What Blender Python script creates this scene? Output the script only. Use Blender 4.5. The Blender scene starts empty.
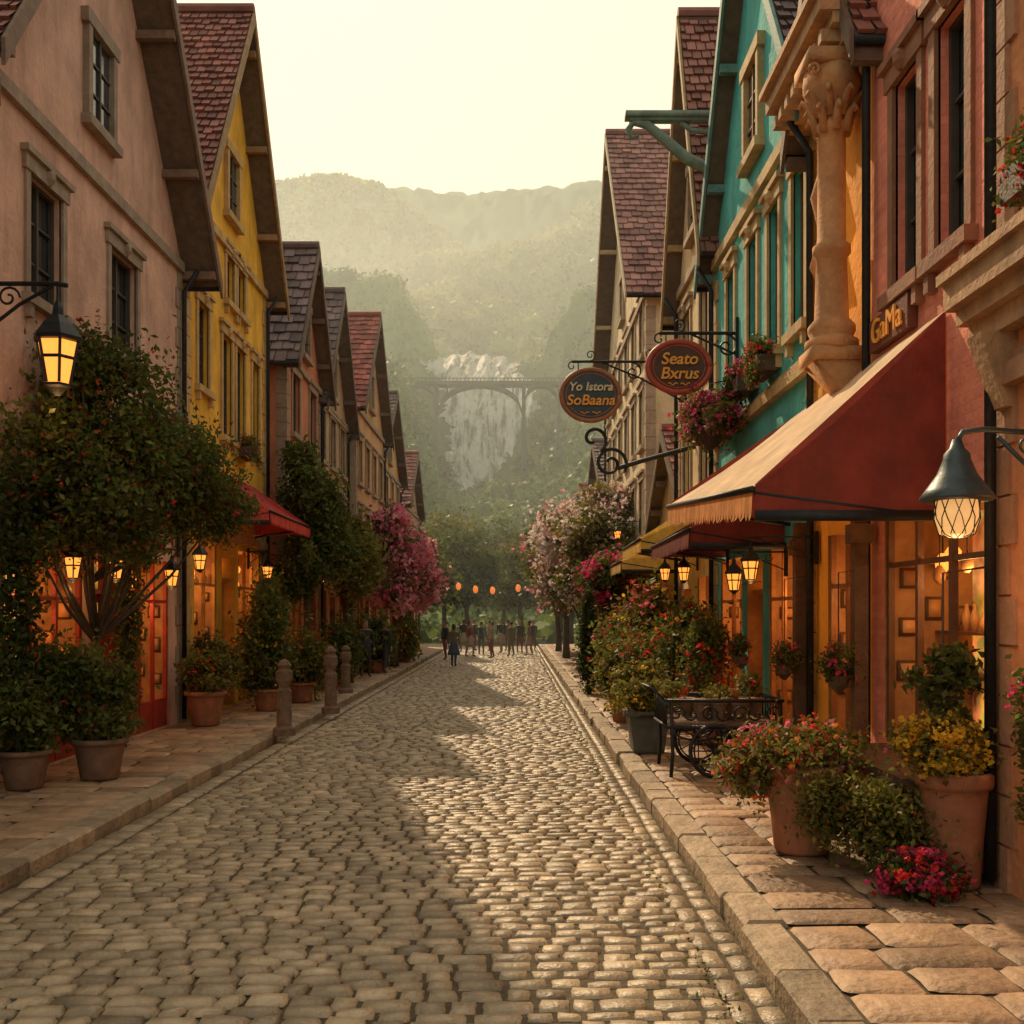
import bpy, math, random
import numpy as np
from mathutils import Vector, Matrix
R=random.Random(7); NR=np.random.default_rng(7)
COL=bpy.context.scene.collection
# ------------------------------------------------------------------ materials
MC={}
def M(name,c,rough=.8,var=.25,scale=2.0,bump=.25,bscale=25,attr=False,metal=0,brick=None,em=None,stain=.0,trans=0,spec=.4):
    if name in MC: return MC[name]
    m=bpy.data.materials.new(name); m.use_nodes=True; nt=m.node_tree; N=nt.nodes; L=nt.links
    b=N['Principled BSDF']; b.inputs['Roughness'].default_value=rough; b.inputs['Metallic'].default_value=metal
    b.inputs['Specular IOR Level'].default_value=spec
    tc=N.new('ShaderNodeTexCoord')
    n1=N.new('ShaderNodeTexNoise'); n1.inputs['Scale'].default_value=scale; n1.inputs['Detail'].default_value=6; n1.inputs['Roughness'].default_value=.65
    L.new(tc.outputs['Object'],n1.inputs['Vector'])
    mr=N.new('ShaderNodeMapRange'); mr.inputs[1].default_value=.3; mr.inputs[2].default_value=.7
    mr.inputs[3].default_value=1-var; mr.inputs[4].default_value=1+var; L.new(n1.outputs['Fac'],mr.inputs[0])
    col=N.new('ShaderNodeVectorMath'); col.operation='SCALE'; col.inputs[0].default_value=c[:3]; L.new(mr.outputs[0],col.inputs['Scale'])
    out=col.outputs[0]
    hsrc=None
    if brick:
        br=N.new('ShaderNodeTexBrick'); br.inputs['Scale'].default_value=1
        br.inputs['Brick Width'].default_value=brick[0]; br.inputs['Row Height'].default_value=brick[1]; br.inputs['Mortar Size'].default_value=.008
        br.inputs['Color1'].default_value=(1,1,1,1); br.inputs['Color2'].default_value=(.78,.74,.72,1); br.inputs['Mortar'].default_value=(.8,.82,.8,1)
        sx=N.new('ShaderNodeSeparateXYZ'); L.new(tc.outputs['Object'],sx.inputs[0])
        ad=N.new('ShaderNodeMath'); ad.operation='ADD'; L.new(sx.outputs[0],ad.inputs[0]); L.new(sx.outputs[1],ad.inputs[1])
        cx=N.new('ShaderNodeCombineXYZ'); L.new(ad.outputs[0],cx.inputs[0]); L.new(sx.outputs[2],cx.inputs[1])
        L.new(cx.outputs[0],br.inputs['Vector'])
        mm=N.new('ShaderNodeMix'); mm.data_type='RGBA'; mm.blend_type='MULTIPLY'; mm.inputs[0].default_value=.8
        L.new(out,mm.inputs[6]); L.new(br.outputs['Color'],mm.inputs[7]); out=mm.outputs[2]; hsrc=br.outputs['Fac']
    if stain>0:
        mp=N.new('ShaderNodeMapping'); mp.inputs['Scale'].default_value=(1.3,1.3,.35); L.new(tc.outputs['Object'],mp.inputs[0])
        n3=N.new('ShaderNodeTexNoise'); n3.inputs['Scale'].default_value=1.6; n3.inputs['Detail'].default_value=9; n3.inputs['Roughness'].default_value=.7
        L.new(mp.outputs[0],n3.inputs['Vector'])
        r3=N.new('ShaderNodeMapRange'); r3.inputs[1].default_value=.46; r3.inputs[2].default_value=.68; r3.inputs[3].default_value=0; r3.inputs[4].default_value=stain
        L.new(n3.outputs['Fac'],r3.inputs[0])
        ms=N.new('ShaderNodeMix'); ms.data_type='RGBA'; L.new(r3.outputs[0],ms.inputs[0]); L.new(out,ms.inputs[6])
        ms.inputs[7].default_value=(c[0]*.45+.03,c[1]*.43+.025,c[2]*.42+.02,1); out=ms.outputs[2]
    if attr:
        at=N.new('ShaderNodeAttribute'); at.attribute_name='tint'
        mm=N.new('ShaderNodeMix'); mm.data_type='RGBA'; mm.blend_type='MULTIPLY'; mm.inputs[0].default_value=1
        L.new(out,mm.inputs[6]); L.new(at.outputs['Color'],mm.inputs[7]); out=mm.outputs[2]
    L.new(out,b.inputs['Base Color'])
    if bump>0:
        n2=N.new('ShaderNodeTexNoise'); n2.inputs['Scale'].default_value=bscale; n2.inputs['Detail'].default_value=5
        L.new(tc.outputs['Object'],n2.inputs['Vector'])
        bp=N.new('ShaderNodeBump'); bp.inputs['Strength'].default_value=bump; bp.inputs['Distance'].default_value=.03
        L.new(n2.outputs['Fac'],bp.inputs['Height']); last=bp
        if hsrc is not None:
            b2=N.new('ShaderNodeBump'); b2.invert=True; b2.inputs['Strength'].default_value=.6; b2.inputs['Distance'].default_value=.02
            L.new(hsrc,b2.inputs['Height']); L.new(bp.outputs[0],b2.inputs['Normal']); last=b2
        L.new(last.outputs[0],b.inputs['Normal'])
    if em:
        b.inputs['Emission Color'].default_value=(*em[:3],1); b.inputs['Emission Strength'].default_value=em[3]
    if trans>0:
        t=N.new('ShaderNodeBsdfTranslucent'); L.new(out,t.inputs['Color'])
        mx=N.new('ShaderNodeMixShader'); mx.inputs[0].default_value=trans
        L.new(b.outputs[0],mx.inputs[1]); L.new(t.outputs[0],mx.inputs[2]); L.new(mx.outputs[0],N['Material Output'].inputs['Surface'])
    MC[name]=m; return m
def interior_mat():
    m=bpy.data.materials.new('lit_interior'); m.use_nodes=True; nt=m.node_tree; N=nt.nodes; L=nt.links
    b=N['Principled BSDF']; tc=N.new('ShaderNodeTexCoord'); v=N.new('ShaderNodeTexVoronoi'); v.inputs['Scale'].default_value=4.5
    n=N.new('ShaderNodeTexNoise'); n.inputs['Scale'].default_value=2.2; n.inputs['Detail'].default_value=5
    L.new(tc.outputs['Object'],v.inputs['Vector']); L.new(tc.outputs['Object'],n.inputs['Vector'])
    cr=N.new('ShaderNodeValToRGB'); cr.color_ramp.elements[0].color=(.03,.008,.002,1); cr.color_ramp.elements[0].position=.36
    cr.color_ramp.elements[1].color=(1,.4,.08,1); cr.color_ramp.elements[1].position=.68
    L.new(n.outputs['Fac'],cr.inputs[0]); mm=N.new('ShaderNodeMix'); mm.data_type='RGBA'; mm.blend_type='MULTIPLY'; mm.inputs[0].default_value=.5
    L.new(cr.outputs[0],mm.inputs[6]); L.new(v.outputs['Color'],mm.inputs[7])
    L.new(mm.outputs[2],b.inputs['Emission Color']); b.inputs['Emission Strength'].default_value=1.5; b.inputs['Base Color'].default_value=(.2,.1,.04,1)
    return m
INT=interior_mat()
GLASS=M('window_glass',(.035,.04,.045),.1,.5,1.5,.05,3,spec=.9)
LAMPG=M('lamp_glass',(.6,.28,.06),.3,.45,12,0,1,em=(1,.33,.05,1.6))
LAMPD=M('lamp_glass_dim',(.6,.42,.2),.3,.3,14,0,1,em=(1,.5,.17,.7))
IRON=M('wrought_iron',(.03,.032,.035),.5,.3,10,.2,60,metal=.5)
STONE=M('carved_stone',(.58,.29,.13),.85,.3,3,.5,22,stain=.6)
DARKW=M('dark_wood',(.08,.05,.035),.65,.35,6,.3,40)
TERRA=M('terracotta',(.35,.135,.07),.8,.3,6,.3,25,stain=.6)
SOIL=M('potting_soil',(.03,.022,.015),1,.3,20,.6,60)
# ------------------------------------------------------------------ mesh helpers
def mk(name,V,F,mat,parent=None,smooth=False,tint=None):
    me=bpy.data.meshes.new(name)
    if isinstance(V,np.ndarray):
        nf,k=F.shape
        me.vertices.add(len(V)); me.vertices.foreach_set('co',V.astype(np.float32).ravel())
        me.loops.add(nf*k); me.loops.foreach_set('vertex_index',F.astype(np.int32).ravel())
        me.polygons.add(nf); me.polygons.foreach_set('loop_start',np.arange(0,nf*k,k,dtype=np.int32))
        me.update(calc_edges=True)
    else:
        me.from_pydata(V,[],F); me.update()
    if tint is not None:
        a=me.attributes.new('tint','FLOAT_COLOR','POINT'); T=np.asarray(tint,dtype=np.float32)
        if T.ndim==1: T=np.stack([T,T,T],1)
        T=np.concatenate([T,np.ones((len(T),1),np.float32)],1); a.data.foreach_set('color',T.ravel())
    if smooth: me.polygons.foreach_set('use_smooth',[True]*len(me.polygons))
    for mm in (mat if isinstance(mat,list) else [mat]): me.materials.append(mm)
    o=bpy.data.objects.new(name,me); COL.objects.link(o)
    if parent: o.parent=parent
    return o
def E(name):
    o=bpy.data.objects.new(name,None); o.empty_display_size=.3; COL.objects.link(o); return o
class B:
    def __init__(s): s.v=[]; s.f=[]; s.t=[]
    def add(s,vs,fs,t=1.0):
        n=len(s.v); s.v+= [tuple(p) for p in vs]; s.f+=[tuple(i+n for i in f) for f in fs]; s.t+=[t]*len(vs)
    def hexa(s,p,t=1.0): s.add(p,[(0,3,2,1),(4,5,6,7),(0,1,5,4),(1,2,6,5),(2,3,7,6),(3,0,4,7)],t)
    def box(s,F,u0,u1,v0,v1,w0,w1,t=1.0):
        s.hexa([F(u0,v0,w0),F(u1,v0,w0),F(u1,v1,w0),F(u0,v1,w0),F(u0,v0,w1),F(u1,v0,w1),F(u1,v1,w1),F(u0,v1,w1)],t)
    def quad(s,a,b,c,d,t=1.0): s.add([a,b,c,d],[(0,1,2,3)],t)
    def tube(s,pts,rad,seg=8,t=1.0,cap=True):
        P=[Vector(p) for p in pts]; n=len(P); vs=[]; fs=[]
        if not hasattr(rad,'__len__'): rad=[rad]*n
        prev=None
        for i,p in enumerate(P):
            d=(P[min(i+1,n-1)]-P[max(i-1,0)])
            if d.length<1e-9: d=Vector((0,0,1))
            d.normalize()
            if prev is None: a=d.orthogonal().normalized()
            else:
                a=prev-d*prev.dot(d)
                a=a.normalized() if a.length>1e-6 else d.orthogonal().normalized()
            prev=a; b=d.cross(a)
            for k in range(seg):
                an=2*math.pi*k/seg; vs.append(p+(a*math.cos(an)+b*math.sin(an))*rad[i])
        for i in range(n-1):
            for k in range(seg):
                k2=(k+1)%seg; fs.append((i*seg+k,i*seg+k2,(i+1)*seg+k2,(i+1)*seg+k))
        if cap: fs.append(tuple(range(seg-1,-1,-1))); fs.append(tuple((n-1)*seg+k for k in range(seg)))
        s.add(vs,fs,t)
    def lathe(s,c,prof,seg=16,t=1.0,sx=1,sy=1,rot=0):
        vs=[];fs=[];n=len(prof)
        for r,z in prof:
            for k in range(seg):
                an=2*math.pi*k/seg+rot; vs.append((c[0]+r*sx*math.cos(an),c[1]+r*sy*math.sin(an),c[2]+z))
        for i in range(n-1):
            for k in range(seg):
                k2=(k+1)%seg; fs.append((i*seg+k,i*seg+k2,(i+1)*seg+k2,(i+1)*seg+k))
        fs.append(tuple(range(seg-1,-1,-1))); fs.append(tuple((n-1)*seg+k for k in range(seg)))
        s.add(vs,fs,t)
    def obj(s,name,mat,parent=None,smooth=False):
        if not s.f: return None
        o=mk(name,s.v,s.f,mat,parent,smooth,s.t)
        return o
ID=lambda x,y,z:(x,y,z)
def ss(x): x=np.clip(x,0,1); return x*x*(3-2*x)
# ------------------------------------------------------------------ foliage
def leafmesh(C,size,up=.3,asp=.5,rng=NR):
    n=len(C); d=rng.normal(size=(n,3)); d/=np.linalg.norm(d,axis=1)[:,None]
    e=rng.normal(size=(n,3)); e[:,2]+=up; e-=d*(e*d).sum(1)[:,None]; e/=np.linalg.norm(e,axis=1)[:,None]+1e-9
    sd=np.cross(d,e); s=(size*(.6+.8*rng.random(n)))[:,None]
    V=np.empty((n,4,3)); V[:,0]=C-d*s; V[:,1]=C+sd*s*asp+e*s*.15; V[:,2]=C+d*s; V[:,3]=C-sd*s*asp+e*s*.15
    F=np.arange(4*n).reshape(n,4); return V.reshape(-1,3),F
def cluster(blobs,n,clumpr=.3,nc=14,shell=.55):
    pts=[];tn=[];tot=sum(b[3]*b[4]*b[5] for b in blobs)
    for b in blobs:
        k=max(20,int(n*b[3]*b[4]*b[5]/tot)); d=NR.normal(size=(nc,3)); d/=np.linalg.norm(d,axis=1)[:,None]
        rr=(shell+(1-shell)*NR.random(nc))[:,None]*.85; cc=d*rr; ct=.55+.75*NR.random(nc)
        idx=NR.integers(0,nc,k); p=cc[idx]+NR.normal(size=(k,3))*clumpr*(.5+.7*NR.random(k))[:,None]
        r=np.linalg.norm(p,axis=1); t=ct[idx]*(.75+.5*NR.random(k))*np.clip(.55+.5*r,.4,1.1)  # leaves darken towards the blob centre: inner shade put into the tint
        pts.append(np.array(b[:3])+p*np.array(b[3:6])); tn.append(t)
    return np.concatenate(pts),np.concatenate(tn)
def leafmat(key):
    cs={'green':(.095,.13,.032),'dark':(.06,.09,.028),'olive':(.14,.15,.038),'yellow':(.65,.42,.04),'pink':(.7,.2,.3),'white':(.7,.6,.58),
        'red':(.6,.045,.04),'orange':(.65,.2,.03),'magenta':(.6,.06,.17),'rust':(.22,.07,.025),'lightpink':(.72,.38,.44)}
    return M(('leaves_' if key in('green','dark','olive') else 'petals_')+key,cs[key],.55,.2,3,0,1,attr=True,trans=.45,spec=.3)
def foliage(parent,blobs,n,size,kind='green',flowers=(),clumpr=.3,nc=14,shell=.5,name='leaves'):
    P,t=cluster(blobs,n,clumpr,nc,shell); V,F=leafmesh(P,size)
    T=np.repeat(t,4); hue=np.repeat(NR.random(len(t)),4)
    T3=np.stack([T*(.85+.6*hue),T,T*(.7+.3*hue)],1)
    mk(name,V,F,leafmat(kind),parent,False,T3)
    for (k,nf,fs) in flowers:
        P,t=cluster(blobs,nf,.22,max(8,nc),.9); P=np.repeat(P,4,axis=0)+NR.normal(size=(len(P)*4,3))*fs*.45; t=np.repeat(t,4)
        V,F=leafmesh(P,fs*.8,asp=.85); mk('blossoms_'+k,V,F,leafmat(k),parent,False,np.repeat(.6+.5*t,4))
def plant(name,*a,**k):
    e=E(name); foliage(e,*a,**k); return e
def tree(name,base,h,blobs,n,size,kind='green',flowers=(),tr=.14,nc=22,clumpr=.24,shell=.45,nb=4):
    e=E(name); b=B()
    pts=[Vector(base)+Vector((R.uniform(-.1,.1)*i*h*.12,R.uniform(-.1,.1)*i*h*.12,h*i/5)) for i in range(6)]
    b.tube(pts,[tr*1.35,tr,tr*.85,tr*.75,tr*.6,tr*.4],9)
    for bl in blobs:
        for k in range(nb):
            s=pts[R.choice([2,3,4])]; q=Vector(bl[:3])+Vector((R.uniform(-.5,.5)*bl[3],R.uniform(-.5,.5)*bl[4],R.uniform(-.3,.6)*bl[5]))
            mid=s.lerp(q,.5)+Vector((0,0,-.08*h*R.random())); b.tube([s,mid,q],[tr*.45,tr*.28,tr*.08],6)
    b.obj('trunk',M('bark',(.08,.058,.04),.9,.3,8,.6,30),e,True)
    foliage(e,blobs,n,size,kind,flowers,nc=nc,clumpr=clumpr,shell=shell); return e
# ------------------------------------------------------------------ ground, road, pavement
def stones(name,rs,mat,drop=.035,dome=.012,parent=None,round_=.12,tilt=.003,jit=.03,rough=.0012):
    a=np.array(rs); n=len(a); g=np.array([-1,-.84,0,.84,1]); S,T=np.meshgrid(g,g,indexing='ij'); S=S.ravel();T=T.ravel()
    edge=(np.maximum(abs(S),abs(T))>.99); cor=(abs(S)>.99)&(abs(T)>.99)
    f=np.where(cor,1-round_,1.0)
    js=NR.normal(size=(n,25))*jit; jt=NR.normal(size=(n,25))*jit
    m=np.minimum(a[:,2:3],a[:,3:4])
    x=(S*f)[None,:]*a[:,2:3]+js*m; y=(T*f)[None,:]*a[:,3:4]+jt*m
    z=np.where(edge,-drop,0)[None,:]+dome*((1-S**2)*(1-T**2))[None,:]+a[:,5:6]+NR.normal(size=(n,1))*tilt*S[None,:]+NR.normal(size=(n,1))*tilt*T[None,:]+NR.normal(size=(n,25))*rough
    c=np.cos(a[:,4:5]); s=np.sin(a[:,4:5])
    V=np.stack([a[:,0:1]+x*c-y*s,a[:,1:2]+x*s+y*c,z],2).reshape(-1,3)
    q=[]
    for i in range(4):
        for j in range(4): q.append((i*5+j,(i+1)*5+j,(i+1)*5+j+1,i*5+j+1))
    F=(np.array(q)[None]+np.arange(n)[:,None,None]*25).reshape(-1,4)
    return mk(name,V,F,mat,parent,True,np.repeat(a[:,6],25))
KL,KR=-4.05,1.5; XL,XR=-6.3,3.7; YE=66
def sheet(name,x0,x1,y0,y1,z,mat): return mk(name,[(x0,y0,z),(x1,y0,z),(x1,y1,z),(x0,y1,z)],[(0,1,2,3)],mat)
sheet('ground',-3000,3000,-200,4000,-.12,M('earth',(.06,.065,.03),1,.3,.5,.3,5))
road=E('cobblestone_road')
o=sheet('joint_bed',KL,KR,-8,YE,-.02,M('joint_sand',(.1,.078,.05),1,.4,12,.6,60)); o.parent=road
rs=[];y=1.0
while y<YE:
    h=R.uniform(.125,.18); x=KL+.3
    while x<KR-.34:
        w=R.uniform(.14,.32)
        if x+w>KR-.34+.1: w=max(.12,KR-.3-x)
        wob=.035*math.sin(x*1.7+y*.9)+.018*math.sin(x*4.1+y*2.3)
        rs.append((x+w/2,y+h/2+wob+R.gauss(0,.004),w/2-.008,h/2-.008+R.gauss(0,.002),R.gauss(0,.03),R.gauss(0,.0035)+.01*math.sin(x*1.3+1)*math.sin(y*.8),R.uniform(.68,1.2)*(1 if R.random()>.1 else .7))); x+=w
    y+=h
for xa in (KL+.14,KR-.25,KR-.09):
    y=1.0
    while y<YE:
        l=R.uniform(.2,.36); rs.append((xa,y+l/2,.07 if xa>0 else .12,l/2-.01,R.gauss(0,.015),R.gauss(-.004,.002),R.uniform(.65,1.1))); y+=l
stones('cobbles',rs,M('cobble_stone',(.41,.315,.205),.42,.35,3,.55,30,attr=True,spec=.5,stain=.3),drop=.03,dome=.01,parent=road,round_=.2,tilt=.003,rough=.0015,jit=.07)
def pavement(name,x0,x1,seed):
    e=E(name); b=sheet('bed',x0-.2,x1+.1,-8,YE,.1,M('joint_sand',(.06,.05,.04))); b.parent=e
    rs=[];y=-1.0
    while y<YE:
        h=R.uniform(.3,.5); x=x0
        while x<x1-.05:
            w=R.uniform(.36,.8); w=min(w,x1-x)
            if x1-(x+w)<.25: w=x1-x
            rs.append((x+w/2,y+h/2+.03*math.sin(x*3+y),w/2-.009,h/2-.009,R.gauss(0,.014),.13+R.gauss(0,.003),R.uniform(.6,1.2))); x+=w
        y+=h
    stones('flagstones',rs,M('flagstone',(.38,.245,.15),.6,.35,3.5,.8,16,attr=True,stain=.5),drop=.022,dome=.003,parent=e,round_=.08,tilt=.003,jit=.035,rough=.0018)
pavement('pavement',XL,KL-.3,1); pavement('pavement',KR+.3,XR+.6,2)
for sx in (KL-.15,KR+.15):
    e=E('stone_kerb'); b=B(); y=-1
    while y<YE:
        l=R.uniform(.5,1.0); dz=R.gauss(0,.008); dx=R.gauss(0,.012); t=R.uniform(.7,1.15); c=.035
        x0,x1=sx-.145+dx,sx+.145+dx; ya,yb=y+.006,y+l-.006; z=.145+dz
        vs=[(x0,ya,-.1),(x1,ya,-.1),(x1,yb,-.1),(x0,yb,-.1),(x0,ya,z-c),(x1,ya,z-c),(x1,yb,z-c),(x0,yb,z-c),(x0+c,ya+c*.5,z),(x1-c,ya+c*.5,z+R.gauss(0,.004)),(x1-c,yb-c*.5,z),(x0+c,yb-c*.5,z+R.gauss(0,.004))]
        b.add(vs,[(0,1,5,4),(1,2,6,5),(2,3,7,6),(3,0,4,7),(4,5,9,8),(5,6,10,9),(6,7,11,10),(7,4,8,11),(8,9,10,11)],t); y+=l
    b.obj('kerb_stones',M('kerb_granite',(.36,.27,.18),.65,.35,4,.9,18,attr=True,stain=.5),e)
e=plant('joint_weeds',[(KR-.35,6+i*3,.0,.1,1.5,.02) for i in range(14)],1500,.018,'green',nc=30)
# ------------------------------------------------------------------ houses
def tiles(b,r0,r1,e0,e1,tw=.24,th=.3):
    r0,r1,e0,e1=map(Vector,(r0,r1,e0,e1)); L=(r1-r0).length; S=(e0-r0).length; n=(r1-r0).cross(e0-r0).normalized()
    if n.z<0: n=-n
    na=max(1,int(L/tw)); nb=max(1,int(S/th))
    for j in range(nb):
        b0=j/nb; b1=(j+1)/nb+.1/nb; off=.5*(j%2)
        for i in range(-1,na+1):
            a0=max(0,(i+off)/na); a1=min(1,(i+1+off)/na)
            if a1-a0<.15/na: continue
            g=.012/L; a0+=g;a1-=g
            lo=.055+R.uniform(0,.03); P=lambda a,bb:(r0.lerp(r1,a)).lerp(e0.lerp(e1,a),bb)
            sag=R.uniform(-.15,.15)/nb
            p=[P(a0,b0)+n*.015,P(a1,b0)+n*.015,P(a1,b1+sag)+n*lo,P(a0,b1+sag)+n*lo,P(a1,b1+sag)-n*.01,P(a0,b1+sag)-n*.01]
            b.add(p,[(0,1,2,3),(3,2,4,5)],R.uniform(.6,1.25))
def slab(b,a,c,d,e,th):
    a,c,d,e=map(Vector,(a,c,d,e)); n=(c-a).cross(e-a).normalized()*th
    if n.z<0: n=-n
    b.hexa([a-n,c-n,d-n,e-n,a,c,d,e])
def opening(P,F,o,near):
    u0,u1,v0,v1,k=o[:5]; dep=.2 if k=='win' else (.9 if k=='shop' else .35)
    W2=P['walls'] if k=='win' else (P['room'] if k=='shop' else P['shopfront'])
    for q in ([(u0,v0),(u1,v0)],[(u1,v0),(u1,v1)],[(u1,v1),(u0,v1)],[(u0,v1),(u0,v0)]):
        (a,b_),(c,d)=q; W2.quad(F(a,b_,0),F(c,d,0),F(c,d,-dep),F(a,b_,-dep))
    if k=='win':
        P['glass'].quad(F(u0,v0,-.17),F(u1,v0,-.17),F(u1,v1,-.17),F(u0,v1,-.17))
        fr=P['frames']; t=.05
        for (a,b_,c,d) in ((u0,u0+t,v0,v1),(u1-t,u1,v0,v1),(u0+t,u1-t,v0,v0+t),(u0+t,u1-t,v1-t,v1)): fr.box(F,a,b_,c,d,-.16,-.09)
        um=(u0+u1)/2; fr.box(F,um-.025,um+.025,v0+t,v1-t,-.16,-.1)
        nb=3 if near else 2
        for i in range(1,nb): 
            z=v0+(v1-v0)*i/nb; fr.box(F,u0+t,um-.026,z-.015,z+.015,-.16,-.12); fr.box(F,um+.026,u1-t,z-.015,z+.015,-.16,-.12)
        tr=P['trim']; s=.12
        tr.box(F,u0-s,u0,v0,v1,-.02,.04); tr.box(F,u1,u1+s,v0,v1,-.02,.04)
        tr.box(F,u0-s-.06,u1+s+.06,v0-.13,v0,-.02,.12); tr.box(F,u0-s-.05,u1+s+.05,v1,v1+.2,-.02,.06); tr.box(F,u0-s-.1,u1+s+.1,v1+.2,v1+.28,-.02,.11)
        if near:
            for a in (u0-s+.01,u1+.01): tr.box(F,a,a+.1,v0-.3,v0-.13,-.02,.09)
            c=F(um,v1+.1,.06); tr.lathe((c[0],c[1],c[2]),[(.03,-.09),(.08,-.02),(.09,.05),(.05,.12)],8)
    elif k=='shop':
        P['interior'].quad(F(u0,v0,-.88),F(u1,v0,-.88),F(u1,v1,-.88),F(u0,v1,-.88))
        fr=P['shopfront']; t=.06
        n=max(1,round((u1-u0)/.75))
        for i in range(n+1):
            u=u0+(u1-u0-t)*i/n; fr.box(F,u,u+t,v0,v1,-.08,-.02)
        zt=v1-(v1-v0)*.25; zb=v0+(.5 if v0<.5 else .06)
        fr.box(F,u0+.01,u1-.01,zt,zt+.05,-.07,-.03)
        if v0<.5: fr.box(F,u0+.01,u1-.01,v0,zb,-.075,-.035)
        for zz in (.35,.6):
            z=zb+(zt-zb)*zz; fr.box(F,u0+.02,u1-.02,z,z+.03,-.8,-.5)
            u=u0+.1
            while u<u1-.1:
                if near and R.random()<.8:
                    hh=R.uniform(.1,.28); c=F(u,z+.03,-.65); r=R.uniform(.03,.06)
                    P['goods'].lathe(c,[(r,0),(r*1.15,hh*.5),(r*.5,hh*.8),(r*.45,hh)],8,R.uniform(.5,1.5))
                u+=R.uniform(.12,.25)
        if near:
            G2=lambda a,v,w:F(u1-w,v,-a)
            for (a,v) in ((.12,.25),(.42,.3),(.14,.45),(.4,.52),(.15,.66),(.5,.7),(.68,.3),(.66,.5)):
                vv=v0+(v1-v0)*v; hh=R.uniform(.16,.28); ww=R.uniform(.14,.24)
                P['goods'].box(G2,a,a+ww,vv,vv+hh,.01,.025,.35); P['goods'].box(G2,a+.03,a+ww-.03,vv+.03,vv+hh-.03,.026,.032,R.uniform(.8,2.2))
            for i in range(5):
                a=R.uniform(.15,.8); c=F(R.uniform(u0+.15,u1-.15),v1-.1,-a); ln=R.uniform(.25,.6)
                P['downpipe'].tube([c,(c[0],c[1],c[2]-ln)],.006,4); P['goods'].lathe((c[0],c[1],c[2]-ln-.1),[(.02,-.08),(.06,-.03),(.06,.04),(.02,.1)],8,R.uniform(.4,1.4))
        for i in range(3): 
            c=F(R.uniform(u0+.2,u1-.2),v1-.35-R.random()*.2,-.45); P['bulbs'].lathe(c,[(.02,-.1),(.07,-.04),(.08,.03),(.03,.1)],8)
            P['downpipe'].tube([c,(c[0],c[1],v1-.01)],.008,4)
        if near:
            l=bpy.data.lights.new('shop_bulb','POINT'); l.energy=20; l.color=(1,.5,.17); l.shadow_soft_size=.15
            o_=bpy.data.objects.new('shop_bulb',l); o_.location=F((u0+u1)/2,v1-.7,-.4); COL.objects.link(o_); o_.parent=P['_e']
    else:
        P['shopfront'].box(F,u0+.01,u1-.01,v0,v1-.5,-.34,-.28); 
        P['interior'].quad(F(u0,v1-.5,-.3),F(u1,v1-.5,-.3),F(u1,v1,-.3),F(u0,v1,-.3))
        fr=P['shopfront']; fr.box(F,u0+.01,u1-.01,v1-.52,v1-.45,-.27,-.1)
        um=(u0+u1)/2
        for a,c in ((u0+.1,um-.05),(um+.05,u1-.1)):
            fr.box(F,a,c,v0+.15,v0+.9,-.275,-.24); P['interior'].box(F,a,c,v0+1.05,v1-.65,-.275,-.26)
def wall(P,F,u0,u1,v0,v1,ops,near=True):
    us=sorted({u0,u1,*[x for o in ops for x in o[:2]]}); vs=sorted({v0,v1,*[x for o in ops for x in o[2:4]]})
    for i in range(len(us)-1):
        for j in range(len(vs)-1):
            cu=(us[i]+us[i+1])/2; cv=(vs[j]+vs[j+1])/2
            if any(o[0]<cu<o[1] and o[2]<cv<o[3] for o in ops): continue
            P['walls'].quad(F(us[i],vs[j],0),F(us[i+1],vs[j],0),F(us[i+1],vs[j+1],0),F(us[i],vs[j+1],0))
    for o in ops: opening(P,F,o,near)
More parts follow.
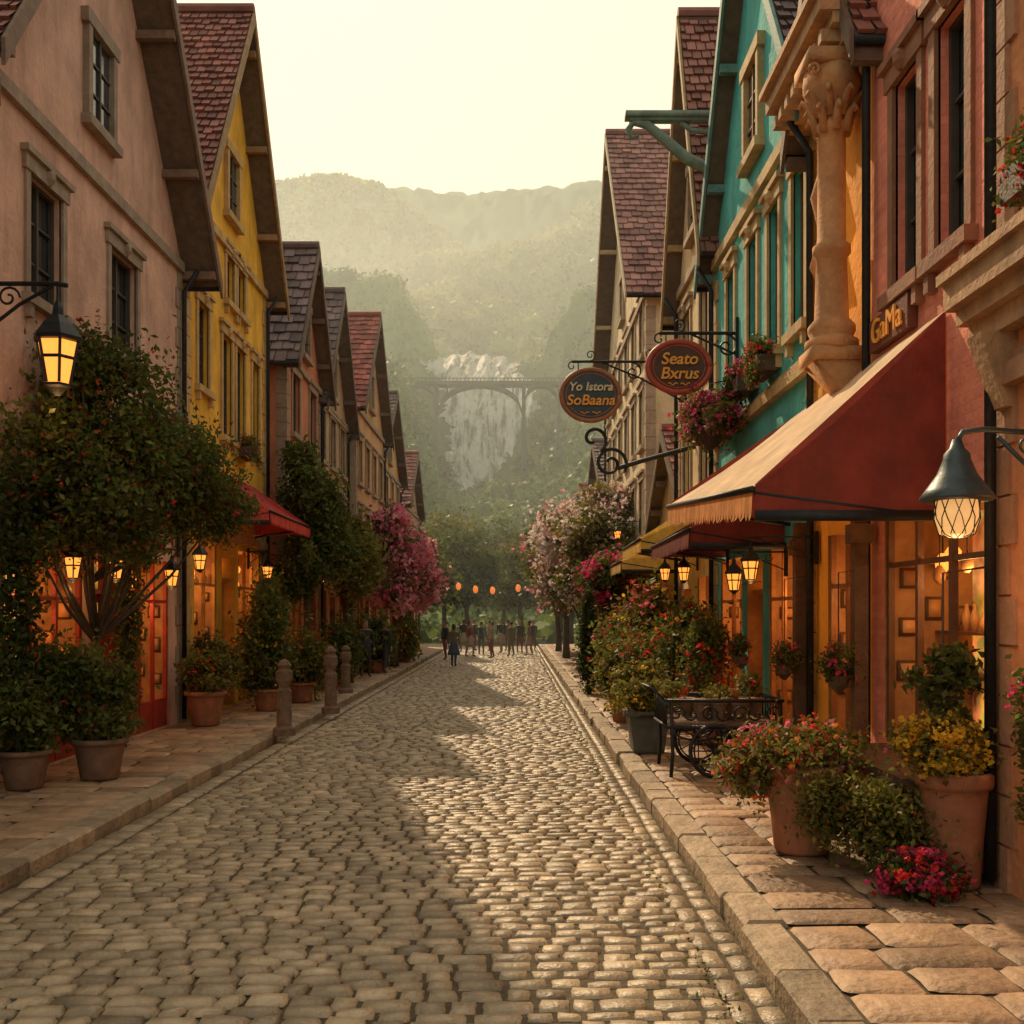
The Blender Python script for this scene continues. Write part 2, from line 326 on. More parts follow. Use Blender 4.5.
def house(name,side,X0,y0,y1,ze,za,wc,rc,tc,ops=None,shop=(.12,.03,.02),depth=8,ov=.45,brick=None,near=True,attic=True,course=3.75,frames=(.07,.06,.05),chim=False,sidewin=True,barge=None,zb=.1,ex=.35,quoin=True,wst=.45):
    e=E(name); P={k:B() for k in('walls','glass','frames','trim','shopfront','room','interior','goods','bulbs','roof','underlay','bargeboards','quoins','downpipe','chimney')}; P['_e']=e
    s=1 if side=='L' else -1
    F=lambda u,v,w:(X0+s*w,u,v)
    if ops is None:
        ops=[]; n=max(2,round((y1-y0)/2.1)); st=(y1-y0)/n
        z=4.4
        while z+1.6<ze+.1:
            for i in range(n): c=y0+st*(i+.5); ops.append((c-.45,c+.45,z,z+1.6,'win'))
            z+=2.6
        for i in range(n):
            c=y0+st*(i+.5)
            ops.append((c-.5,c+.5,zb+.02,2.7,'door') if i%2 else (c-.8,c+.8,zb+.05,2.9,'shop'))
    wall(P,F,y0,y1,zb,ze,ops,near); um=(y0+y1)/2
    P['walls'].add([F(y0,ze,0),F(y1,ze,0),F(um,za,0)],[(0,1,2)])
    G=lambda u,v,w:(X0-s*u,y0-w,v)
    so=[]
    if sidewin and ze>8: so=[(1.0,1.8,ze-2.2,ze-.8,'win'),(3,3.8,ze-2.2,ze-.8,'win')]
    wall(P,G,0,depth,zb,ze,so,near)
    P['walls'].quad((X0,y1,zb),(X0-s*depth,y1,zb),(X0-s*depth,y1,ze),(X0,y1,ze))
    P['walls'].add([(X0-s*depth,y0,zb),(X0-s*depth,y1,zb),(X0-s*depth,y1,ze),(X0-s*depth,um,za),(X0-s*depth,y0,ze)],[(0,1,2,3,4)])
    if attic:
        h=za-ze; a0,a1=um-.4,um+.4; b0,b1=ze+h*.12,ze+h*.12+1.35
        P['glass'].box(F,a0,a1,b0,b1,-.02,.015)
        t=P['trim']; t.box(F,a0-.13,a0,b0,b1,-.02,.1); t.box(F,a1,a1+.13,b0,b1,-.02,.1); t.box(F,a0-.2,a1+.2,b1,b1+.2,-.02,.12); t.box(F,a0-.2,a1+.2,b0-.14,b0,-.02,.16)
        f=P['frames']; f.box(F,um-.025,um+.025,b0,b1,.016,.05)
        for i in (1,2): f.box(F,a0,a1,b0+(b1-b0)*i/3-.015,b0+(b1-b0)*i/3+.015,.016,.04)
    t=P['trim']
    if course: t.box(F,y0+.02,y1-.02,course,course+.16,-.02,.11); t.box(F,y0+.05,y1-.05,course+.16,course+.24,-.02,.06)
    t.box(F,y0+.02,y1-.02,ze-.22,ze-.04,-.02,.09)
    z=zb; i=0
    while z<ze-.5 and quoin:
        w=.32 if i%2 else .22
        for a,c in ((y0-.025,y0+w),(y1-w,y1-.003)): P['quoins'].box(F,a,c,z+.01,z+.36,-.25,.03)
        z+=.37; i+=1
    sl=(za-ze)/(um-y0); zl=ze-ex*sl; wd=-depth-.3
    for (ye,yy) in ((y0-ex,y0),(y1+ex,y1)):
        up=.16
        r0=F(um,za+up,ov); r1=F(um,za+up,wd); e0=F(ye,zl+up,ov); e1=F(ye,zl+up,wd)
        slab(P['underlay'],r0,r1,e1,e0,.1)
        tiles(P['roof'],r0,r1,e0,e1,*((.19,.23) if near else (.3,.34)))
        bb=.2
        a=[F(um,za+up-bb-.06,ov+.003),F(ye,zl+up-bb-.06,ov+.003),F(ye,zl+up+.05,ov+.003),F(um,za+up+.05,ov+.003)]
        c=[F(um,za+up-bb-.06,ov+.05),F(ye,zl+up-bb-.06,ov+.05),F(ye,zl+up+.05,ov+.05),F(um,za+up+.05,ov+.05)]
        P['bargeboards'].hexa(a+c)
        for fr_ in (.08,.38,.68,.93):
            yb=um+(ye-um)*fr_; z0=za+(zl-za)*fr_+up-.14
            P['bargeboards'].box(F,yb-.06,yb+.06,z0-.26,z0-.12,-.05,ov-.01)
        P['downpipe'].tube([F(ye,zl+up-.06,ov),F(ye,zl+up-.06,wd)],.06,8)
    P['roof'].tube([F(um,za+.25,ov+.02),F(um,za+.25,wd)],.12,8,.8)
    P['downpipe'].tube([F(y1-.1,ze-.2,.35),F(y1-.1,ze-.6,.1),F(y1-.1,.2,.1)],.045,8)
    if chim:
        for fx in (.15,.45):
            cx=X0-s*depth*fx; cy=um-1.2+fx*2; zc=za-1.8
            P['chimney'].box(ID,cx-.35,cx+.35,cy-.3,cy+.3,zc,za+.9); P['chimney'].box(ID,cx-.42,cx+.42,cy-.37,cy+.37,za+.9,za+1.05)
            for k in(-.17,.17): P['chimney'].lathe((cx+k,cy,za+1.05),[(.1,0),(.12,.2),(.1,.4)],8)
    k=name+str(round(y0))
    mats={'walls':M('plaster_'+k,wc,.9,.22,1.3,.7,12,stain=wst,brick=brick),'glass':GLASS,'frames':M('frame_'+k,frames,.6,.2,8,.1,40),
     'trim':M('trim_'+k,tc,.8,.25,4,.4,25,stain=.5),'shopfront':M('shopfront_'+k,shop,.55,.3,4,.2,40,stain=.3),'room':M('room_panelling',(.4,.2,.08),.7,.3,4,.2,30),'interior':INT,'goods':M('goods',(.4,.2,.08),.4,.2,5,0,1,attr=True),
     'bulbs':LAMPG,'roof':M('roof_tiles_'+k,rc,.75,.35,1.2,.3,30,attr=True,stain=.5),'underlay':M('roof_boards',(.14,.1,.07),.8,.3,6,.2,30),
     'bargeboards':M('barge_'+k,barge or (.16,.11,.08),.7,.3,5,.3,30,stain=.4),'quoins':M('trim_'+k,tc),'downpipe':IRON,'chimney':M('chimney_brick',(.25,.12,.09),.9,.3,5,.4,20,brick=(.22,.075))}
    for p,b in P.items():
        if p!='_e': b.obj(p,mats[p],e,p in('downpipe','goods','bulbs'))
    return e,F
MAR=(.29,.12,.095); SLATE=(.2,.145,.145)
house('townhouse','L',XL,3,11.2,8.4,13,(.45,.32,.24),MAR,(.3,.24,.18),sidewin=False,near=False)
opA=[(13.25,14.2,6.3,7.9,'win'),(15.9,17.0,6.3,7.9,'win'),(12.6,14.9,.15,3.1,'shop'),(15.2,16.2,.12,3.0,'door'),(16.6,18.6,.15,3.1,'shop')]
house('pink_plaster_house','L',XL,11.6,19.3,8.8,14.2,(.66,.4,.31),MAR,(.34,.26,.2),opA,shop=(.36,.035,.02),barge=(.22,.14,.1),ov=.65,wst=.6)
opB=[(20.3,21.0,6.7,8.4,'win'),(22.0,22.7,6.0,8.2,'win'),(23.1,23.8,6.0,8.2,'win'),(22.3,22.9,9.0,10.0,'win'),(23.2,23.8,9.0,10.0,'win'),(24.5,25.1,6.0,8.2,'win'),(20.1,21.6,.15,3.6,'shop'),(22.0,23.0,.12,3.4,'door'),(23.3,25.3,.15,3.6,'shop')]
house('yellow_plaster_house','L',XL,19.55,25.8,10.3,15.3,(.85,.46,.05),MAR,(.55,.35,.15),opB,shop=(.5,.24,.04),barge=(.33,.2,.1),ov=.5,wst=.6)
house('red_plaster_house','L',XL+.35,26.6,31.2,9.0,12.3,(.6,.22,.12),SLATE,(.34,.24,.17),shop=(.22,.06,.03),chim=True,near=False,ov=.4)
house('stone_townhouse','L',XL+.2,31.4,37.0,8.9,12.7,(.52,.36,.23),SLATE,(.38,.29,.2),near=False,ov=.4)
house('red_roofed_house','L',XL+.5,37.2,45,9.8,13.9,(.64,.37,.18),(.33,.1,.08),(.37,.28,.2),near=False,ov=.4)
house('townhouse','L',XL+.2,45.2,54,9,12.6,(.66,.38,.16),SLATE,(.35,.27,.2),near=False,ov=.4)
house('townhouse','L',XL+.4,54.2,62,8,11,(.55,.32,.2),MAR,(.35,.27,.2),near=False,ov=.4)
op0=[(6.0,7.3,.9,3.1,'shop'),(6.1,6.9,5.3,7.2,'win'),(4.2,5.0,5.3,7.2,'win')]
house('terracotta_corner_house','R',XR-.05,2.6,7.75,9.6,12,(.66,.27,.12),MAR,(.46,.24,.14),op0,shop=(.15,.07,.04),sidewin=False,barge=(.3,.22,.15),ov=.3,course=3.85)
op1=[(9.35,9.95,5.3,7.3,'win'),(8.35,8.95,5.3,7.3,'win'),(8.0,10.25,.95,3.2,'shop')]
house('pink_brick_house','R',XR,7.76,10.6,10.2,12.2,(.92,.32,.22),MAR,(.3,.14,.08),op1,shop=(.16,.07,.035),brick=(.24,.085),sidewin=False,course=None,ov=.3,quoin=False,wst=.25)
op2=[(10.9,12.1,.6,3.1,'shop')]
house('ochre_house','R',XR,10.61,12.6,8.4,10.0,(.92,.42,.05),MAR,(.45,.3,.18),op2,shop=(.28,.12,.04),sidewin=False,course=3.7,ov=.3,attic=False,quoin=False)
op3=[(13.0,13.6,5.9,8.0,'win'),(14.3,14.9,5.9,8.0,'win'),(15.6,16.2,5.9,8.0,'win'),(17.2,17.8,5.9,8.0,'win'),(13.0,14.9,.15,3.1,'shop'),(15.3,16.3,.12,3.0,'door'),(16.7,18.4,.15,3.1,'shop')]
house('teal_house','R',XR,12.61,18.9,8.7,13.4,(.1,.47,.44),SLATE,(.55,.38,.18),op3,shop=(.5,.2,.05),sidewin=False,course=5.2,barge=(.14,.28,.26),ov=.3,frames=(.16,.09,.05),wst=.65)
house('cream_gabled_house','R',XR,18.92,23,9.4,14.2,(.78,.6,.34),MAR,(.42,.3,.2),None,shop=(.45,.22,.07),barge=(.4,.27,.13),near=True,ov=.35,sidewin=False)
house('shop_annex','R',XR+.3,23.1,28.5,4.6,6.6,(.6,.43,.2),MAR,(.4,.3,.2),[(23.6,25.4,.15,3,'shop'),(26,27,.12,2.9,'door')],near=False,attic=False,sidewin=False,shop=(.4,.18,.06),ov=.3)
house('cream_tall_house','R',XR,28.8,41,11.3,18.3,(.78,.63,.4),(.34,.17,.145),(.45,.34,.24),None,near=False,ov=.6,barge=(.55,.42,.27),shop=(.4,.19,.06))
house('townhouse','R',XR+.2,41.2,50,6.8,9.6,(.62,.45,.26),SLATE,(.4,.3,.2),near=False)
house('townhouse','R',XR+.2,50.2,60,6.2,8.8,(.5,.37,.28),MAR,(.4,.3,.2),near=False)
e=E('stone_column'); b=B()
b.lathe((3.4,11.0,5.0),[(.28,0),(.28,.1),(.22,.14),(.25,.2),(.25,.26),(.18,.34),(.165,.8),(.16,1.0),(.2,1.04),(.2,1.12),(.15,1.16),(.145,2.3),(.18,2.34),(.18,2.4),(.15,2.44),(.2,2.6),(.27,2.72),(.3,2.8),(.3,2.98)],20)
b.box(ID,3.08,3.72,10.7,11.3,7.98,8.12); b.box(ID,3.12,3.72,10.74,11.26,4.86,5.0)
def corbel(b,x0,x1,yc,hw,zt,zb,d0):
    b.add([(x0,yc-hw,zt),(x1,yc-hw,zt),(x1,yc+hw,zt),(x0,yc+hw,zt),(x1-d0,yc-hw*.8,zb),(x1,yc-hw*.8,zb),(x1,yc+hw*.8,zb),(x1-d0,yc+hw*.8,zb)],[(0,1,2,3),(7,6,5,4),(0,4,5,1),(1,5,6,2),(2,6,7,3),(3,7,4,0)])
corbel(b,3.17,3.7,11,.23,4.86,4.45,.15)
for lv,(zz,q) in enumerate(((7.42,1),(7.58,1.15))):
    for a in range(8):
        an=(a+.5*lv)*math.pi/4; cx,cy=3.4,11.0; ca,sa=math.cos(an),math.sin(an)
        b.tube([(cx+.15*ca,cy+.15*sa,zz-.1),(cx+.2*ca*q,cy+.2*sa*q,zz+.08),(cx+.27*ca*q,cy+.27*sa*q,zz+.14),(cx+.3*ca*q,cy+.3*sa*q,zz+.08)],[.05,.045,.03,.015],6)
for sx in (-1,1): b.tube([(3.4+sx*(.26+.06*math.cos(k*.7)*(1-k*.07)),10.72,7.88+.07*math.sin(k*.7)*(1-k*.07)) for k in range(12)],.022,6)
b.obj('shaft_and_capital',STONE,e,True)
e=E('carved_wall_ornament'); b=B()
b.tube([(3.6,11.9,7.4),(3.5,11.9,7.0),(3.58,11.9,6.6),(3.48,11.9,6.2),(3.6,11.9,5.9)],[.05,.07,.05,.06,.03],8); b.obj('scroll',STONE,e,True)
CS=M('cornice_stone',(.55,.33,.18),.8,.3,4,.5,20,stain=.7)
e=E('stone_cornice'); b=B()
for i,(w,z0,z1) in enumerate(((.3,8.13,8.3),(.42,8.3,8.42),(.56,8.42,8.6),(.64,8.6,8.68))):
    b.box(ID,XR-w,XR+.05,10.6-i*.02,12.8+i*.02,z0,z1)
for k in range(8): b.box(ID,XR-.5,XR-.3,10.7+k*.27,10.82+k*.27,8.17,8.298)
b.obj('mouldings',CS,e)
e=E('stone_cornice'); b=B()
for i,(w,z0,z1) in enumerate(((.15,4.24,4.4),(.24,4.4,4.52),(.33,4.52,4.72),(.38,4.72,4.8))): b.box(ID,XR-w-.05,XR,3,7.9+i*.02,z0,z1)
for yy in (7.55,6.2,4.9): corbel(b,3.38,3.66,yy,.12,4.24,3.7,.1)
b.obj('mouldings',CS,e)
e=E('carved_roof_bracket'); b=B()
b.tube([(3.6,18.6,10.2),(3.1,18.6,10.45),(2.7,18.6,10.8),(2.4,18.6,11.05),(2.15,18.6,11.1),(2.05,18.6,10.95),(2.12,18.6,10.82),(2.25,18.6,10.85)],[.12,.11,.1,.085,.07,.06,.045,.03],8)
b.box(ID,2.0,3.7,18.48,18.72,11.16,11.26); b.box(ID,2.08,3.7,18.52,18.68,11.1,11.16); b.tube([(3.6,18.6,10.9),(3.2,18.6,10.95),(3.0,18.6,11.1)],.05,7)
b.obj('scroll',M('verdigris_wood',(.22,.3,.25),.7,.3,5,.3,25,stain=.5),e,True)
# ------------------------------------------------------------------ awnings
def awning(name,s,X0,y0,y1,zw,proj,zn,zf,ctop,cval,side=None):
    e=E(name); F=lambda u,v,w:(X0+s*w,u,v); b=B(); n=14; m=5
    pts=[[None]*(m+1) for _ in range(n+1)]
    for i in range(n+1):
        for j in range(m+1):
            u=y0+(y1-y0)*i/n; a=j/m; zfr=zn+(zf-zn)*i/n; z=zw+(zfr-zw)*a-.07*math.sin(a*math.pi)-.018*math.cos(i*math.pi)*math.sin(a*2.5)
            pts[i][j]=F(u,z,.02+proj*a)
    for i in range(n):
        for j in range(m): b.quad(pts[i][j],pts[i+1][j],pts[i+1][j+1],pts[i][j+1],R.uniform(.95,1.03))
    k_='%s%d'%(name,y0)
    b.obj('canvas_top',M(k_+'_top',ctop,.85,.2,3,.2,60,attr=True,trans=.3,stain=.35),e,True)
    v=B()
    k=int((y1-y0)/.13)
    for i in range(k):
        a,c=y0+(y1-y0)*i/k,y0+(y1-y0)*(i+1)/k; z=zn+(zf-zn)*i/k; w=proj+.02; m_=(a+c)/2; dw=R.uniform(-.03,.03)
        v.add([F(a,z,w),F(c,z,w),F(c,z-.2,w+.01),F(c-.02,z-.25,w+.01),F(m_,z-.29,w+.015+dw),F(a+.02,z-.25,w+.01),F(a,z-.2,w+.01)],[(0,1,2,3,4,5,6)],R.uniform(.75,1.1))
    v.obj('scalloped_valance',M(k_+'_valance',cval,.85,.25,5,.2,60,attr=True,trans=.35),e)
    sd=B()
    for (u,zfr) in ((y0,zn),(y1,zf)):
        sd.add([F(u,zw,.02),F(u,zfr+.02,proj),F(u,zfr-.2,proj),F(u,zfr-.2,.02)],[(0,1,2,3)])
    sd.obj('side_flaps',M(k_+'_side',side or cval,.85,.3,3,.4,30,trans=.2,stain=.4),e)
    fr=B()
    fr.tube([F(y0,zn-.02,proj+.02),F(y1,zf-.02,proj+.02)],.03,8); fr.box(F,y0-.015,y0+.025,zn-.29,zn-.2,0,proj)
    for u,zfr in((y0+.02,zn),(y1-.02,zf)): fr.tube([F(u,zfr-.26,.05),F(u,zfr-.05,proj)],.025,8)
    fr.obj('frame',IRON,e,True); return e
awning('red_shop_awning',1,XL,20.6,24.6,5.2,1.35,4.25,4.25,(.5,.05,.045),(.7,.1,.08))
awning('cream_shop_awning',-1,XR,8.75,13.6,4.78,1.65,3.27,3.62,(.88,.66,.43),(.8,.36,.12),(.25,.045,.032))
awning('dark_red_awning',-1,XR,14.0,17.8,4.1,1.3,3.35,3.35,(.24,.05,.04),(.22,.05,.045))
awning('orange_shop_awning',-1,XR,19.5,22.6,4.4,1.3,3.6,3.6,(.8,.55,.16),(.75,.48,.1))
awning('orange_shop_awning',-1,XR+.2,24,28,4.0,1.4,3.4,3.4,(.8,.6,.22),(.75,.5,.15))
awning('cream_shop_awning',-1,XR,30,35,4.3,1.2,3.6,3.6,(.75,.6,.4),(.7,.35,.15))
awning('red_shop_awning',1,XL+.2,32,36,4.2,1.3,3.5,3.5,(.4,.08,.06),(.45,.09,.07))
# ------------------------------------------------------------------ lanterns
def lantern_body(e,c,k,mat,light=0,seg=6):
    x,y,z=c; g=B(); g.lathe((x,y,z),[(.12*k,-.5*k),(.2*k,-.08*k)],seg); g.obj('glass',mat,e)
    m=B(); m.lathe((x,y,z),[(.24*k,-.07*k),(.25*k,-.03*k),(.16*k,.1*k),(.06*k,.2*k),(.05*k,.28*k),(.015*k,.36*k)],seg)
    m.lathe((x,y,z),[(.03*k,-.62*k),(.1*k,-.55*k),(.14*k,-.53*k),(.14*k,-.505*k)],seg)
    for i in range(seg):
        a=2*math.pi*i/seg; m.tube([(x+.125*k*math.cos(a),y+.125*k*math.sin(a),z-.5*k),(x+.207*k*math.cos(a),y+.207*k*math.sin(a),z-.07*k)],.016*k,5)
    m.lathe((x,y,z),[(.172*k,-.26*k),(.176*k,-.24*k),(.17*k,-.22*k)],seg)
    m.obj('metalwork',IRON,e)
    if light:
        l=bpy.data.lights.new('lamp_bulb','POINT'); l.energy=light; l.color=(1,.5,.17); l.shadow_soft_size=.12*k
        o=bpy.data.objects.new('lamp_bulb',l); o.location=(x,y,z-.72*k); COL.objects.link(o); o.parent=e
def spiral(c,r,t0,t1,n=18):
    P=[]
    for i in range(n):
        f=i/(n-1); a=t0+(t1-t0)*f; rr=r*(1-.8*f); P.append((c[0]+rr*math.cos(a),c[1],c[2]+rr*math.sin(a)))
    return P
def wall_lantern(wallx,x,y,z,k,mat=LAMPG,light=0):
    e=E('wall_lantern'); s=1 if x>wallx else -1; m=B(); top=z+.36*k
    m.tube([(wallx,y,top+.16*k),(x,y,top+.16*k),(x+s*.1*k,y,top+.14*k)],.025*k,8); m.tube([(x,y,top+.16*k),(x,y,top-.02)],.014*k,6)
    m.tube([(wallx,y,top-.35*k),((wallx+x)/2,y,top-.05*k),(x-s*.05*k,y,top+.14*k)],.018*k,6)
    m.tube(spiral(((wallx*.65+x*.35),y,top+.02*k),.12*k,0,s*8),.013*k,6)
    m.box(ID,min(wallx,wallx+s*.04),max(wallx,wallx+s*.04),y-.07*k,y+.07*k,top-.5*k,top+.3*k)
    m.obj('bracket',IRON,e,False); lantern_body(e,(x,y,z),k,mat,light); return e
wall_lantern(XL+.05,-5.36,12.0,5.45,1.15,LAMPG,8)
for (x,y,z) in ((-5.75,13.3,2.95),(-5.85,15.0,3.0),(-5.8,17.3,2.95),(-5.85,19.0,3.3),(-5.8,24,3.3),(-5.8,25.3,3.3)): wall_lantern(XL+.03,x,y,z,.6,LAMPG,3 if y<18 else 0)
for (x,y,z) in ((2.95,13.8,2.75),(2.85,12.4,2.85),(2.9,17.6,3.0),(3.0,20.5,3.1),(3.0,30,4.6)): wall_lantern(XR-.03,x,y,z,.5,LAMPG,3 if y<13 else 0)
for y in (28,34,41,48): wall_lantern(XL+.4,-5.3,y,3.3,.6)
e=E('hooded_wall_lamp'); c=(3.02,7.0,2.98); m=B()
m.lathe(c,[(.235,-.02),(.245,.0),(.2,.06),(.13,.16),(.09,.26),(.085,.3),(.05,.34),(.03,.4)],24)
m.tube([(3.02,7,3.36),(3.06,7,3.43),(3.2,7,3.45),(3.62,7,3.42)],.02,8); m.tube([(3.64,7,3.0),(3.5,7,3.2),(3.3,7,3.4)],.016,8)
m.tube(spiral((3.5,7,3.33),.07,0,8),.01,6); m.box(ID,3.6,3.66,6.93,7.07,2.85,3.5); m.obj('hood_and_bracket',M('lamp_metal',(.07,.09,.1),.45,.3,8,.1,40,metal=.4,stain=.4),e,True)
g=B(); g.lathe(c,[(.05,-.27),(.11,-.25),(.145,-.14),(.14,-.03),(.1,.03)],20); g.obj('bulb_glass',LAMPD,e,True)
m=B()
for i in range(10):
    a=i*math.pi/5
    for q in (1,-1):
        m.tube([(c[0]+.055*math.cos(a),c[1]+.055*math.sin(a),c[2]-.275),(c[0]+.115*math.cos(a+.2*q),c[1]+.115*math.sin(a+.2*q),c[2]-.25),(c[0]+.15*math.cos(a+.5*q),c[1]+.15*math.sin(a+.5*q),c[2]-.14),(c[0]+.145*math.cos(a+.8*q),c[1]+.145*math.sin(a+.8*q),c[2]-.02)],.004,4)
m.obj('cage',IRON,e)
l=bpy.data.lights.new('lamp_bulb','POINT'); l.energy=8; l.color=(1,.5,.2); l.shadow_soft_size=.1; o=bpy.data.objects.new('lamp_bulb',l); o.location=(3.02,7,2.6); COL.objects.link(o); o.parent=e
e=E('lantern_string'); m=B(); g=B(); pts=[]
for i in range(21):
    f=i/20; pts.append((-6+9.5*f,57,4.9-1.2*math.sin(f*math.pi)))
m.tube(pts,.015,5); m.obj('cable',IRON,e)
for i in (3,6,8,10,13,16,18):
    p=pts[i]; g.lathe((p[0],p[1],p[2]-.3),[(.06,-.2),(.14,-.08),(.14,.08),(.06,.2)],10)
g.obj('lanterns',M('lantern_orange',(.7,.2,.03),.5,.1,5,0,1,em=(1,.25,.05,.7)),e,True)
# ------------------------------------------------------------------ signs
def sign(name,c,rx,rz,face,rim,lines,wallx,arm_z):
    e=E(name); x,y,z=c; b=B(); n=40
    def ring(r,yy): return [(x+(rx*r)*math.cos(2*math.pi*i/n),yy,z+(rz*r)*math.sin(2*math.pi*i/n)) for i in range(n)]
    b.add(ring(.9,y-.02)+ring(.9,y+.02),[tuple(range(n)),tuple(range(2*n-1,n-1,-1))]); b.obj('board',M(name+'_board',face,.5,.25,6,.1,30),e)
    r=B(); 
    P=[(x+rx*.95*math.cos(2*math.pi*i/n),y,z+rz*.95*math.sin(2*math.pi*i/n)) for i in range(n+1)]; r.tube(P,.05,8)
    P=[(x+rx*.8*math.cos(2*math.pi*i/n),y-.02,z+rz*.8*math.sin(2*math.pi*i/n)) for i in range(n+1)]; r.tube(P,.012,5)
    r.obj('rim',M(name+'_rim',rim,.5,.25,8,.2,30),e,True)
    for (txt,size,dz,colr) in lines:
        cu=bpy.data.curves.new('lettering','FONT'); cu.body=txt; cu.size=size; cu.extrude=.006; cu.align_x='CENTER'; cu.align_y='CENTER'; cu.shear=.2; cu.offset=.005
        o=bpy.data.objects.new('lettering',cu); o.location=(x,y-.045,z+dz); o.rotation_euler=(math.pi/2,0,0); COL.objects.link(o); o.parent=e
        cu.materials.append(M('letters_%s'%colr[3],colr[:3],.5,.2,8,0,1))
    fl=B()
    for sx in(-1,1): fl.tube([(x+sx*(.05+.28*k/10)*rx,y-.03,z-rz*.66+.02*math.sin(k*.9)) for k in range(11)],.01,5)
    fl.obj('painted_flourish',M('letters_gold',(.85,.36,.06)),e)
    m=B(); az=z+arm_z; m.tube([(x-rx*.6,y,az),(wallx,y,az)],.03,8)
    for k in(-.4,.4): m.tube([(x+rx*k,y,az),(x+rx*k,y,z+rz*.85)],.012,5)
    m.tube(spiral((x+rx+.25,y,az-.22),.2,math.pi/2,-6),.018,6); m.tube(spiral((x+rx+.6,y,az+.16),.14,-math.pi/2,6),.015,6); m.tube(spiral((x,y,az+.14),.12,-math.pi/2,7),.014,6); m.tube(spiral((x-rx*.6,y,az-.1),.1,math.pi/2,7),.014,6)
    m.tube([(wallx,y,az-.9),(x+rx+.4,y,az-.35),(x+rx*.3,y,az)],.02,6); m.box(ID,wallx-.05,wallx,y-.06,y+.06,az-1,az+.25)
    m.obj('iron_bracket',IRON,e); return e
M('letters_gold',(.9,.38,.06),.5,.2,8,0,1)
sign('hanging_oval_sign',(1.62,22,6.86),.66,.58,(.05,.07,.09),(.36,.14,.07),[('Yo Istora',.25,.17,(.75,.62,.42,'cream')),('SoBaana',.31,-.12,(.9,.38,.06,'gold'))],XR,.72)
sign('hanging_round_sign',(2.72,17,6.27),.54,.44,(.09,.04,.03),(.45,.08,.05),[('Seato',.27,.12,(.9,.38,.06,'gold')),('Bxrus',.27,-.12,(.9,.38,.06,'gold'))],XR,.56)
e=E('curled_sign_bracket'); m=B(); m.tube([(3.7,21,5.6),(2.6,21,5.3),(2.1,21,5.15)],.05,8); m.tube(spiral((1.95,21,5.25),.35,-.5,9,30),.035,6); m.tube(spiral((1.6,21.0,5.75),.3,-1,5,20),.035,6); m.obj('scroll',IRON,e)
e=E('shop_name_sign'); b=B(); b.box(ID,3.6,3.69,9.4,10.4,4.82,5.14); b.obj('panel',M('sign_panel',(.16,.05,.03),.5),e)
cu=bpy.data.curves.new('lettering','FONT'); cu.body='GaMa'; cu.size=.34; cu.extrude=.01; cu.align_x='CENTER'; cu.align_y='CENTER'; o=bpy.data.objects.new('lettering',cu)
o.location=(3.585,9.9,4.98); o.rotation_euler=(math.pi/2,0,-math.pi/2); COL.objects.link(o); o.parent=e; cu.materials.append(M('letters_gold',(.95,.42,.06)))
# ------------------------------------------------------------------ pots and plants
def pot(name,x,y,r,h,mat=TERRA,z0=.14,square=False):
    e=E(name); b=B()
    b.lathe((x,y,z0),[(r*.66,0),(r*.7,.03),(r*.78,h*.4),(r*.9,h*.8),(r*.92,h*.86),(r*1.02,h*.87),(r*1.05,h*.9),(r*1.05,h*.98),(r*.98,h),(r*.86,h),(r*.84,h*.9)],4 if square else 28,rot=math.pi/4 if square else 0)
    b.obj('pot',mat,e,not square); s=B(); s.lathe((x,y,z0+h*.86),[(r*.85,0),(r*.8,.04)],16); s.obj('soil',SOIL,e); return e
def potplant(name,x,y,r,h,blobs,n,size,kind,flowers=(),mat=TERRA,square=False,nc=16):
    e=pot(name,x,y,r,h,mat,square=square); st=B()
    for bl in blobs:
        for i in range(6): st.tube([(x+R.uniform(-.3,.3)*r,y+R.uniform(-.3,.3)*r,.14+h*.85),(bl[0]+R.uniform(-.6,.6)*bl[3],bl[1]+R.uniform(-.6,.6)*bl[4],bl[2]+R.uniform(-.3,.5)*bl[5])],[.012,.005],5)
    st.obj('stems',M('stems',(.08,.09,.03),.7),e); foliage(e,blobs,n,size,kind,flowers,nc=nc); return e
potplant('potted_geranium',2.48,8.85,.34,.76,[(2.3,8.8,1.0,.45,.42,.28),(2.7,8.9,.95,.38,.4,.26),(2.05,8.9,.85,.28,.3,.28)],6400,.03,'olive',[('orange',170,.024),('red',190,.026),('pink',150,.024)],nc=34)
potplant('potted_yellow_flowers',3.32,7.75,.27,.86,[(3.2,7.7,1.2,.32,.3,.24),(3.35,7.8,1.1,.25,.25,.2)],2400,.028,'olive',[('yellow',900,.022),('orange',60,.018)],nc=24)
plant('leafy_shrub',[(2.75,8.1,.55,.38,.4,.36),(3.05,7.9,.52,.3,.35,.32),(2.5,8.2,.68,.25,.25,.25)],8000,.028,'olive',[('rust',60,.018)],nc=34)
plant('red_flower_clump',[(2.9,7.45,.3,.28,.24,.18),(3.05,7.4,.26,.2,.2,.14)],2200,.026,'dark',[('magenta',360,.023),('red',340,.023)],nc=24)
e=E('hanging_basket_fern'); b=B(); b.lathe((3.3,7.9,1.55),[(.06,-.16),(.15,-.02),(.16,0)],14); b.tube([(3.3,7.9,1.5),(3.3,7.9,2.5),(3.65,7.9,2.55)],.01,5); b.obj('basket',DARKW,e); foliage(e,[(3.3,7.9,1.72,.24,.24,.2),(3.28,7.85,1.4,.16,.16,.2)],1700,.04,'green')
plant('wall_ivy',[(3.55,6.9,1.3,.12,.3,.35),(3.55,6.8,.9,.14,.3,.2)],1400,.035,'olive')
